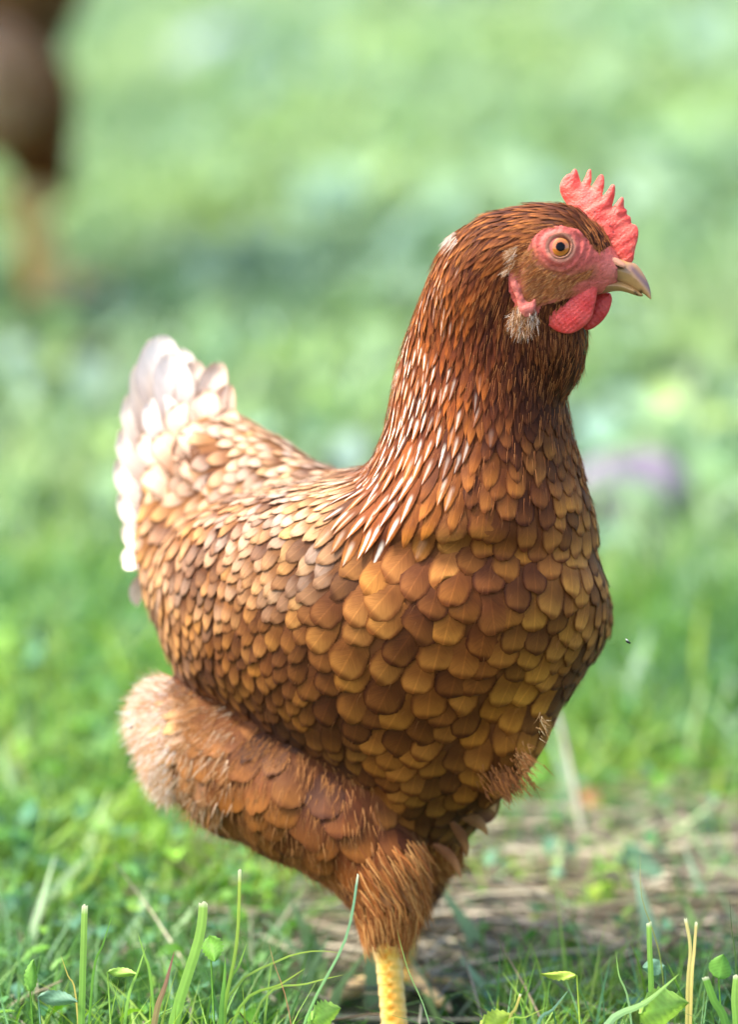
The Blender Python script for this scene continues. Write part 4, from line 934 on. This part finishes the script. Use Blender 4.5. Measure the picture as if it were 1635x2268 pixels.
# long straws lying behind the hen's legs: (u0,v0,u1,v1,radius px, lift px, colour, label)
ST = [(930, 1985, 1250, 1945, 5, 14, 0, 'pale dry straw sloping up just right of the shin feathers'), (960, 2010, 1420, 1990, 5, 10, 2, 'long pale straw lying level behind the legs'),
      (900, 2040, 1330, 2052, 5.5, 10, 0, 'long tan straw at the front edge of the dry litter'), (1000, 1960, 1500, 1905, 5, 16, 4, 'grey straw rising towards the right over the litter'),
      (1120, 2000, 1620, 1950, 5, 10, 1, 'brown straw running to the right edge of the photo'), (1240, 1880, 1630, 1800, 5, 14, 2, 'pale straw sloping up at the far right of the litter'),
      (1050, 1900, 1300, 1850, 4.5, 10, 4, 'grey blurred straw behind the dangling belly feathers'), (1130, 1830, 1420, 1770, 5, 10, 0, 'tan blurred straw left of the leaning dark twig'),
      (1300, 2030, 1620, 2015, 4, 10, 3, 'dull brown straw low at the right of the litter'), (510, 2092, 742, 2022, 4.5, 24, 2, 'pale straw slanting up to the shin from the left'), (520, 2106, 748, 2070, 4, 16, 0, 'tan straw under the pale one left of the shin'),
      (1380, 1790, 1640, 1715, 6, 12, 2, 'pale thick blurred straw beyond the dark twig'), (980, 2075, 1180, 2060, 4, 8, 1, 'short brown straw right of the yellow legs'), (1180, 1925, 1530, 1930, 4.5, 12, 3, 'dark weathered straw under the bluish leaf')]
for u0, v0, u1, v1, r, lf, ci, lb in ST:
    a, b = px_ground(u0, v0 + lf), px_ground(u1, v1 + lf); a.z = .0015 + lf * SC * .5; b.z = .0015 + lf * SC * .9; mid = (a + b) / 2 + Vector((0, 0, random.uniform(.001, .005)))
    pts = [a.lerp(b, t) * 1.0 + (mid - (a + b) / 2) * (4 * t * (1 - t)) + Vector((0, random.gauss(0, .001), 0)) for t in np.linspace(0, 1, 7)]
    V, F, C = tube(pts, 1.5 * r * SC, r * SC * .9, lin(*SC_[ci]), None, 6); mesh_thing('straw_stalk', V, F, C, M_STRAW, lb, 'straw', 'dry straws behind the legs')

# ------------------------------------------------------------------ single blades, stems, twigs and leaves of the foreground
def ribbon(pts, wid, c0, c1, fold=.25, cut=False, name='grass_blade', n=12, label='', cat='grass blade', group=None, face=(0.1, .0, 1), tipc=None, mat_=None):
    """pts in measure space (root first); width in px"""
    P_ = [Vector(p) for p in pts]; m = len(P_)
    def ev(t):
        x = t * (m - 1); i = min(int(x), m - 2); f = x - i; p0, p1, p2, p3 = P_[max(i - 1, 0)], P_[i], P_[i + 1], P_[min(i + 2, m - 1)]
        return .5 * ((2 * p1) + (p2 - p0) * f + (2 * p0 - 5 * p1 + 4 * p2 - p3) * f * f + (3 * p1 - p0 - 3 * p2 + p3) * f ** 3)
    V, F, C = [], [], []; fc = Vector(face).normalized(); tw = random.uniform(-.25, .25)
    for i in range(n + 1):
        t = i / n; p = ev(t); d = (ev(min(1, t + .02)) - ev(max(0, t - .02))).normalized(); s_ = d.cross(fc).normalized(); s_ = (s_ + fc * (tw * math.sin(3 * t))).normalized(); nn = s_.cross(d)
        w_ = wid * .5 * ((.65 + .35 * min(1, t * 3)) * ((1 - .22 * t) if cut else max(.04, 1 - t ** 2.2)))
        c = np.array(c0) * (1 - t) + np.array(c1) * t
        if cut and i == n: c = np.array(lin(226, 224, 190))
        for q in (-1, -.4, 0, .4, 1):
            jj = Vector((random.uniform(-1, 1), random.uniform(-3, 3), 0)) if (cut and i == n) else Vector((0, 0, 0))
            V.append(p + s_ * (q * w_) + nn * (abs(q) * w_ * fold) + jj); C.append((*(c * (1.18 if q == 0 else (.92 if abs(q) == .4 else 1.0))), 1))
    F = grid_faces(n + 1, 5); Vw = W3(np.array([tuple(v) for v in V]))
    return mesh_thing(name, Vw, F, C, mat_ or M_GRASS, label, cat, group)
def rooted(u, v, w_, u2, v2):
    """extend the line (u2,v2)->(u,v) down to the ground at distance w_"""
    gv = ground_v(w_); k = (gv - v) / max(v - v2, 20); k = min(k, 1.5); return (u + (u - u2) * k * .6, gv, w_)
GR = lin(112, 164, 62); GL = lin(150, 190, 86); GY = lin(172, 196, 80); GD = lin(74, 122, 46); GB = lin(116, 156, 126); YE = lin(196, 180, 96)
BL = [ # tip..., base pixel, w, width, c0, c1, cut, label
 ([(187, 2004), (184, 2120), (180, 2262)], -330, 21, GR, GL, True, 'broad upright grass blade with a cut pale tip at the lower left'),
 ([(251, 2017), (228, 2090), (205, 2165)], -300, 7, GR, GR, False, 'thin blade leaning right beside the broad blade at the lower left'),
 ([(450, 1998), (440, 2080), (385, 2262)], -340, 31, GR, GL, True, 'widest grass blade in focus, torn at its white tip, leaning right'),
 ([(531, 1926), (524, 2090), (491, 2262)], -330, 11, GR, GY, True, 'tall narrow blade with spotted yellow top under the thigh'),
 ([(793, 1936), (765, 2080), (680, 2250)], -345, 9, GR, GB, True, 'slim cut blade crossing in front of the shin feathers'),
 ([(757, 2110), (690, 2106), (610, 2130), (507, 2205)], -300, 7, GD, GY, False, 'blade arching almost level to the right towards the yellow leg'),
 ([(676, 2144), (620, 2180), (530, 2232)], -310, 9, GR, GY, False, 'blade leaning far right below the level arching blade'),
 ([(761, 2158), (680, 2178), (580, 2216)], -290, 7, GD, GY, False, 'lowest blade lying nearly level left of the yellow leg'),
 ([(386, 2106), (366, 2180), (342, 2262)], -335, 17, lin(150, 150, 84), lin(150, 92, 92), False, 'purplish withered blade left of the widest blade'),
 ([(499, 2118), (497, 2170), (490, 2250)], -350, 14, GD, GR, False, 'short dark green blade at the foot of the tall narrow blade'),
 ([(546, 2090), (528, 2140), (502, 2200)], -280, 10, GR, GL, False, 'pale blade just right of the tall narrow blade'),
 ([(323, 2096), (305, 2150), (280, 2230)], -300, 9, GR, GL, False, 'blade leaning right midway between the two broad blades'),
 ([(134, 2115), (150, 2160), (168, 2210)], -290, 5, YE, YE, False, 'yellowed thin stem leaning left of the broad upright blade'),
 ([(305, 2066), (318, 2110), (335, 2180)], -180, 8, GR, GL, False, 'soft pale blade leaning left behind the purplish one'),
 ([(596, 2090), (606, 2130), (640, 2240)], -330, 2.5, lin(170, 110, 80), lin(190, 150, 110), False, 'hair-thin brown stem between the level blades'),
 ([(1438, 2042), (1440, 2110), (1443, 2186)], -250, 17, GR, GL, True, 'stout cut grass stub standing upright at the lower right'),
 ([(1519, 2034), (1530, 2100), (1524, 2190)], -260, 11, YE, lin(214, 200, 130), True, 'yellow cut stem in the lower right corner'),
 ([(1543, 2042), (1538, 2110), (1532, 2190)], -262, 10, YE, lin(206, 186, 120), True, 'tan split stem leaning on the yellow cut stem'),
 ([(1563, 2162), (1582, 2215), (1610, 2275)], -350, 24, GD, GR, True, 'thick dark green cut blade near the bottom right corner'),
 ([(1632, 2160), (1628, 2215), (1632, 2275)], -350, 22, GR, GL, True, 'thick pale cut blade touching the right edge of the photo'),
 ([(1617, 1986), (1622, 2060), (1632, 2150)], -260, 4, GD, lin(70, 70, 40), False, 'dark wiry stem by the right edge'),
 ([(1505, 2156), (1430, 2220), (1338, 2278)], -400, 22, GB, GL, False, 'pale bluish blade slanting across the lower right foreground'),
 ([(1315, 1862), (1330, 1940), (1373, 2050)], 60, 13, GD, GR, False, 'dark green blade bending over in front of the straw litter'),
 ([(1419, 1890), (1422, 1985), (1450, 2070), (1469, 2165)], -200, 3.5, GD, YE, False, 'thin seed stalk curving up behind the stout cut stub'),
 ([(1153, 2202), (1142, 2235), (1128, 2270)], -320, 9, lin(150, 160, 80), YE, True, 'short cut stem on the bottom edge right of the yellow leg'),
 ([(1262, 2190), (1225, 2235), (1190, 2275)], -330, 11, GB, GB, False, 'dull bluish blade leaning right near the dark stick'),
 ([(1213, 2230), (1165, 2252), (1120, 2275)], -340, 6, GR, GY, False, 'small bright blade leaning right beside the short cut stem'),
 ([(1365, 2104), (1372, 2160), (1395, 2230)], -270, 6, GB, GL, False, 'narrow bluish blade left of the stout cut stub'),
 ([(1210, 1990), (1150, 2110), (1100, 2215)], -120, 5, GR, GR, False, 'long fine blade leaning right under the straw litter'),
 ([(880, 2060), (905, 2150), (950, 2262)], -330, 4, GB, GL, False, 'fine pale blade crossing just right of the yellow leg'),
 # soft ones behind, at the left
 ([(248, 1832), (196, 1950), (100, 2020), (-20, 2092)], 420, 26, GR, GY, False, 'long blurred yellow-green blade bending up at the left edge'),
 ([(690, 1918), (560, 1962), (440, 2006), (330, 2062)], 300, 24, GR, GY, False, 'bright blurred blade lying slanted behind the tall narrow blade'),
 ([(352, 1830), (330, 1790), (285, 1770), (235, 1775)], 1050, 22, GY, GY, False, 'blurred yellow blade arching below the rear fluff'),
 ([(4, 1590), (30, 1680), (66, 1760), (92, 1840)], 1100, 20, lin(140, 140, 90), lin(160, 140, 100), False, 'blurred brownish stem leaning at the left edge'),
 ([(190, 1745), (120, 1740), (70, 1790), (60, 1880)], 1000, 24, GB, GB, False, 'blurred bluish blade arching over at the left'),
 ([(1600, 1690), (1590, 1740), (1600, 1835)], 900, 24, GY, GY, False, 'blurred upright yellow-green blade at the right edge'),
 ([(1560, 1310), (1545, 1450), (1552, 1560)], 1700, 30, GY, GY, False, 'soft yellowish blade far back beside the right edge'),
]
for pts, w_, wd, c0, c1, cut, lb in BL:
    if w_ > -150: w_ = ground_w(max(q_[1] for q_ in pts) + 8)
    p3 = [(u, v, w_) for u, v in reversed(pts)]
    (u, v), (u2, v2) = pts[-1], pts[-2]
    if ground_v(w_) > v + 4: p3 = [rooted(u, v, w_, u2, v2)] + p3
    ribbon(p3, wd * (.82 if cut else .9), c0, c1, .12, cut, label=lb, group='grass blades one can pick out', n=12)
for u0, v0, u1, v1, lb, r in ((1193, 2198, 1301, 2252, 'dark brown stick lying in the grass right of the legs', 7), (1453, 1868, 1545, 1757, 'thin dark twig leaning right over the straw litter', 4)):
    wa = ground_w(v0 + (40 if v0 > 2000 else 12)); wb_ = ground_w(v1 + 40) if v0 > 2000 else wa + 60
    a, b = Vector(W3(np.array([u0, v0, wa], float))), Vector(W3(np.array([u1, v1, wb_], float))); dd = (b - a) * .16
    if v0 < 2000: a = Vector(W3(np.array([u0 - 14, v0 + 14, wa], float)))
    pts = [a, a.lerp(b, .35) + Vector((0, 0, .0012)), a.lerp(b, .7), b]
    V, F, C = tube(pts, r * SC, r * SC * .5, lin(64, 48, 40), None, 7); mesh_thing('stick' if v0 > 2000 else 'twig', V, F, C, M_BARK, lb, 'stick' if v0 > 2000 else 'twig')
# pale dead stalk rising by the breast
V, F, C = tube([Vector(W3(np.array([u, v, w_], float))) for u, v, w_ in ((1304, 1925, ground_w(1925)), (1290, 1840, ground_w(1925)), (1268, 1720, ground_w(1925) + 20), (1244, 1610, ground_w(1925) + 30), (1234, 1575, ground_w(1925) + 30))], 8 * SC, 5 * SC, lin(190, 176, 158), lin(210, 200, 184), 7)
mesh_thing('dead_stalk', V, F, C, M_STRAW, 'pale dead stalk rising out of the litter under the breast', 'stalk')

def outline_leaf(center, size, axis, wpx, tilt, teeth, c0, label, asp=.6, cup=.15, stem=True, name='leaf', matx=None, cat='leaf'):
    """leaf with a toothed outline; axis in the picture plane, tilt leans it away; a stem runs to the ground"""
    root = empty(name, (0, 0, 0), label, cat); cu, cv = center; a = Vector((axis[0], axis[1], 0)).normalized(); a = (a * math.cos(tilt) + Vector((0, 0, 1)) * math.sin(tilt) * (1 if axis[1] < 0 else -1)).normalized()
    s_ = Vector((-axis[1], axis[0], .35)).normalized(); s_ = (s_ - a * s_.dot(a)).normalized(); nn = a.cross(s_)
    n, m = 15, 9; V, C = [], []; c0 = np.array(c0)
    for i in range(n):
        t = i / (n - 1); wv = math.sin(math.pi * min(1, t ** .8)) ** .75 * size * asp * .5 if 0 < t < 1 else .6
        wv *= 1 + teeth * (1 if i % 2 else -1)
        for j in range(m):
            q = -1 + 2 * j / (m - 1); vein = (j % 2 == 0) != (i % 2 == 0)
            p = Vector((cu, cv, wpx)) + a * ((t - .5) * size - teeth * 0) + s_ * (q * wv) + nn * (cup * size * (q * q * .5 - (t - .5) ** 2 * 1.3) + (size * .012 * (1 if vein else -1)) + size * .03 * math.sin(7 * t + 3 * q))
            V.append(tuple(p)); C.append((*(c0 * (1.25 if j == m // 2 else (1.07 if vein else .9)) * (1 + .1 * math.sin(5 * q + 9 * t))), 1))
    Vw = W3(np.array(V)); base = W3(np.array([cu - a.x * size * .5, ground_v(wpx), float(wpx)])); base[2] = 0; root.location = base
    link('leaf_blade', raw_mesh('leaf_blade', Vw - base, grid_faces(n, m), matx or M_LEAF, {'col': C}), root)
    if stem:
        st_ = Vector(W3(np.array([cu - a.x * size * .5, cv - a.y * size * .5, wpx - a.z * size * .5]))) - Vector(base)
        pts = [Vector((0, 0, -.002)), st_ * .5 + Vector((.002, 0, 0)), st_]
        V, F, C = tube(pts, 3 * SC, 2 * SC, tuple(c0 * 1.1), None, 5); link('leaf_stem', raw_mesh('leaf_stem', V, F, M_LEAF, {'col': C}), root)
    return root
LV = [((470, 2100), 62, (.2, 1), -300, .3, .12, GR, 'crumpled toothed leaf leaning against the tall narrow blade', .8), ((70, 2160), 74, (.1, -1), -320, .2, .10, GR, 'hairy upright leaf at the lower left corner', .42),
      ((128, 2212), 90, (1, .12), -330, .2, .05, GB, 'pale bluish leaf lying level at the lower left', .4), ((722, 2245), 84, (.9, -.35), -340, .6, .14, GL, 'bright toothed leaf on the bottom edge left of the yellow leg', .75), ((700, 2262), 60, (-.6, -.8), -330, .4, .12, GR, 'folded toothed leaf below the bright one on the bottom edge', .7),
      ((270, 2154), 74, (1, .06), -310, .5, .06, GL, 'small pale leaf held level between the broad blades', .3), ((1238, 2158), 82, (-1, -.05), -330, .2, .10, GY, 'curled yellowish leaf hanging left at the lower right', .26), ((1470, 2232), 150, (.95, -.2), -330, .75, .06, GL, 'large crinkled yellow-green leaf on the bottom edge at the right', .62),
      ((1598, 2140), 58, (.2, -1), -270, .3, .04, GR, 'small round leaf near the lower right corner', .95), ((1448, 2140), 56, (-.9, .1), -200, .5, .03, GB, 'small bluish leaf behind the stout cut stub', .7), ((1430, 1925), 150, (.7, .75), 120, .2, .02, GB, 'broad blurred bluish leaf drooping over the straw litter', .42),
      ((1330, 2000), 118, (.5, -.85), 60, .4, .03, GY, 'bright yellow-green leaf in front of the straw litter', .75), ((1145, 1932), 76, (-.2, -1), 380, .3, .04, GY, 'bright pointed leaf standing in the straw litter', .8), ((1100, 2262), 90, (.8, -.3), -320, .5, .12, GY, 'jagged yellow-green leaf on the bottom edge right of the yellow leg', .6),
      ((1010, 2105), 70, (.9, .2), 20, .6, .04, GL, 'pale green leaf just right of the rear foot', .5), ((1140, 2160), 80, (-.8, .2), -60, .6, .05, GY, 'round yellowish leaf under the straw litter', .7), ((300, 1925), 130, (.9, -.35), 500, .6, .02, GB, 'wide blurred bluish leaf at the left of the slanted bright blade', .5),
      ((330, 2000), 110, (-.8, .5), 380, .7, .02, GB, 'dark bluish leaf under the wide blurred leaf', .6), ((90, 2170), 110, (.9, .1), 60, .8, .02, GD, 'dark leaf low behind the hairy upright leaf', .55), ((215, 1800), 130, (-.9, .2), 900, .6, .02, GB, 'pale blurred leaf below the rear fluff at the left', .4),
      ((60, 1985), 100, (.6, -.7), 500, .6, .02, GB, 'bluish blurred leaf close to the left edge', .5), ((460, 1960), 100, (.3, -.9), 400, .4, .02, GL, 'pale upright blurred leaf under the thigh', .55), ((1560, 1850), 110, (.8, -.4), 500, .6, .02, GB, 'blurred bluish leaf right of the dark twig', .6), ((1190, 2040), 80, (.3, -.9), 80, .4, .03, GY, 'yellowish upright leaf left of the dark bending blade', .45)]
for c_, sz, ax_, w_, tl, te, cc, lb, asp in LV:
    if w_ > -150: w_ = ground_w(c_[1] + sz * .45 + 12)
    outline_leaf(c_, sz, ax_, w_, tl, te, cc, lb, asp, stem=ground_v(w_) > c_[1] + 25)
outline_leaf((1305, 1775), 90, (.45, 1), ground_w(1850), .5, .08, lin(150, 112, 70), 'curled brown dead leaf behind the litter by the dead stalk', .5, .5, False, 'dead_leaf', M_STRAW)

# pale stones lying far back
def stone(u, v, sx_, sz_, col, label):
    wq = ground_w(v); c = W3(np.array([float(u), float(v), wq])); bm_ = []
    V, F, C = [], [], []; n, m = 14, 9; r = random.Random(int(u)); ph = [r.uniform(0, 6) for _ in range(4)]
    for i in range(m):
        th = math.pi * i / (m - 1)
        for j in range(n):
            a = 2 * math.pi * j / n; k = 1 + .14 * math.sin(2 * a + ph[0]) + .09 * math.sin(3 * a + ph[1] + th * 2) + .06 * math.sin(5 * a + ph[2])
            V.append((c[0] + sx_ * k * math.sin(th) * math.cos(a), c[1] + sx_ * .7 * k * math.sin(th) * math.sin(a), sz_ * .55 + sz_ * math.cos(th) * k)); C.append((*lin(*col), 1))
    for i in range(m - 1):
        for j in range(n): F.append((i * n + j, (i + 1) * n + j, (i + 1) * n + (j + 1) % n, i * n + (j + 1) % n))
    mesh_thing('stone', V, F, C, M_STONE, label, 'stone')
stone(1410, 1165, .036, .028, (120, 108, 128), 'pale lilac stone lying in the blurred grass right of the breast')
stone(475, 165, .045, .028, (160, 176, 180), 'pale bluish white stone far back at the upper left')

# the two tiny insects
def insect(u, v, w_, s_, ang, label):
    c = W3(np.array([float(u), float(v), float(w_)])); root = empty('fly', c, label, 'fly'); f = Field((-10, -6, -6), (10, 6, 6), .8)
    f.chain([(-6, 0, 0, 1.8), (-2, 0, 0, 2.6), (1, 0, 0, 2.2), (4, 0, 0, 1.9)], 1); V, Q = f.mesh(); R = Matrix.Rotation(ang, 3, 'Y')
    V = np.array([R @ Vector(x) for x in V]) * s_ * SC; link('fly_body', raw_mesh('fly_body', V, Q, M_BARK, {'col': [(.02, .018, .016, 1)] * len(V)}), root)
    for sg in (-1, 1):
        wv = [R @ Vector(p) for p in ((0, 0, 1.5), (-3, 3 * sg, 4), (-9, 4 * sg, 4.5), (-8, 1.5 * sg, 3))]; wv = np.array([tuple(x) for x in wv]) * s_ * SC
        link('wing', raw_mesh('wing', np.concatenate([wv, wv + np.array([0, 0, .00008])]), [(0, 1, 2, 3), (7, 6, 5, 4), (0, 4, 5, 1), (1, 5, 6, 2), (2, 6, 7, 3), (3, 7, 4, 0)], M_DOWN, {'col': [(.6, .6, .62, 1)] * 8}, False), root)
insect(1393, 1422, -330, .9, .4, 'tiny fly hovering in the air just right of the breast')
insect(291, 1610, 150, .8, -.5, 'tiny dark fly at the white fluff of the rear')
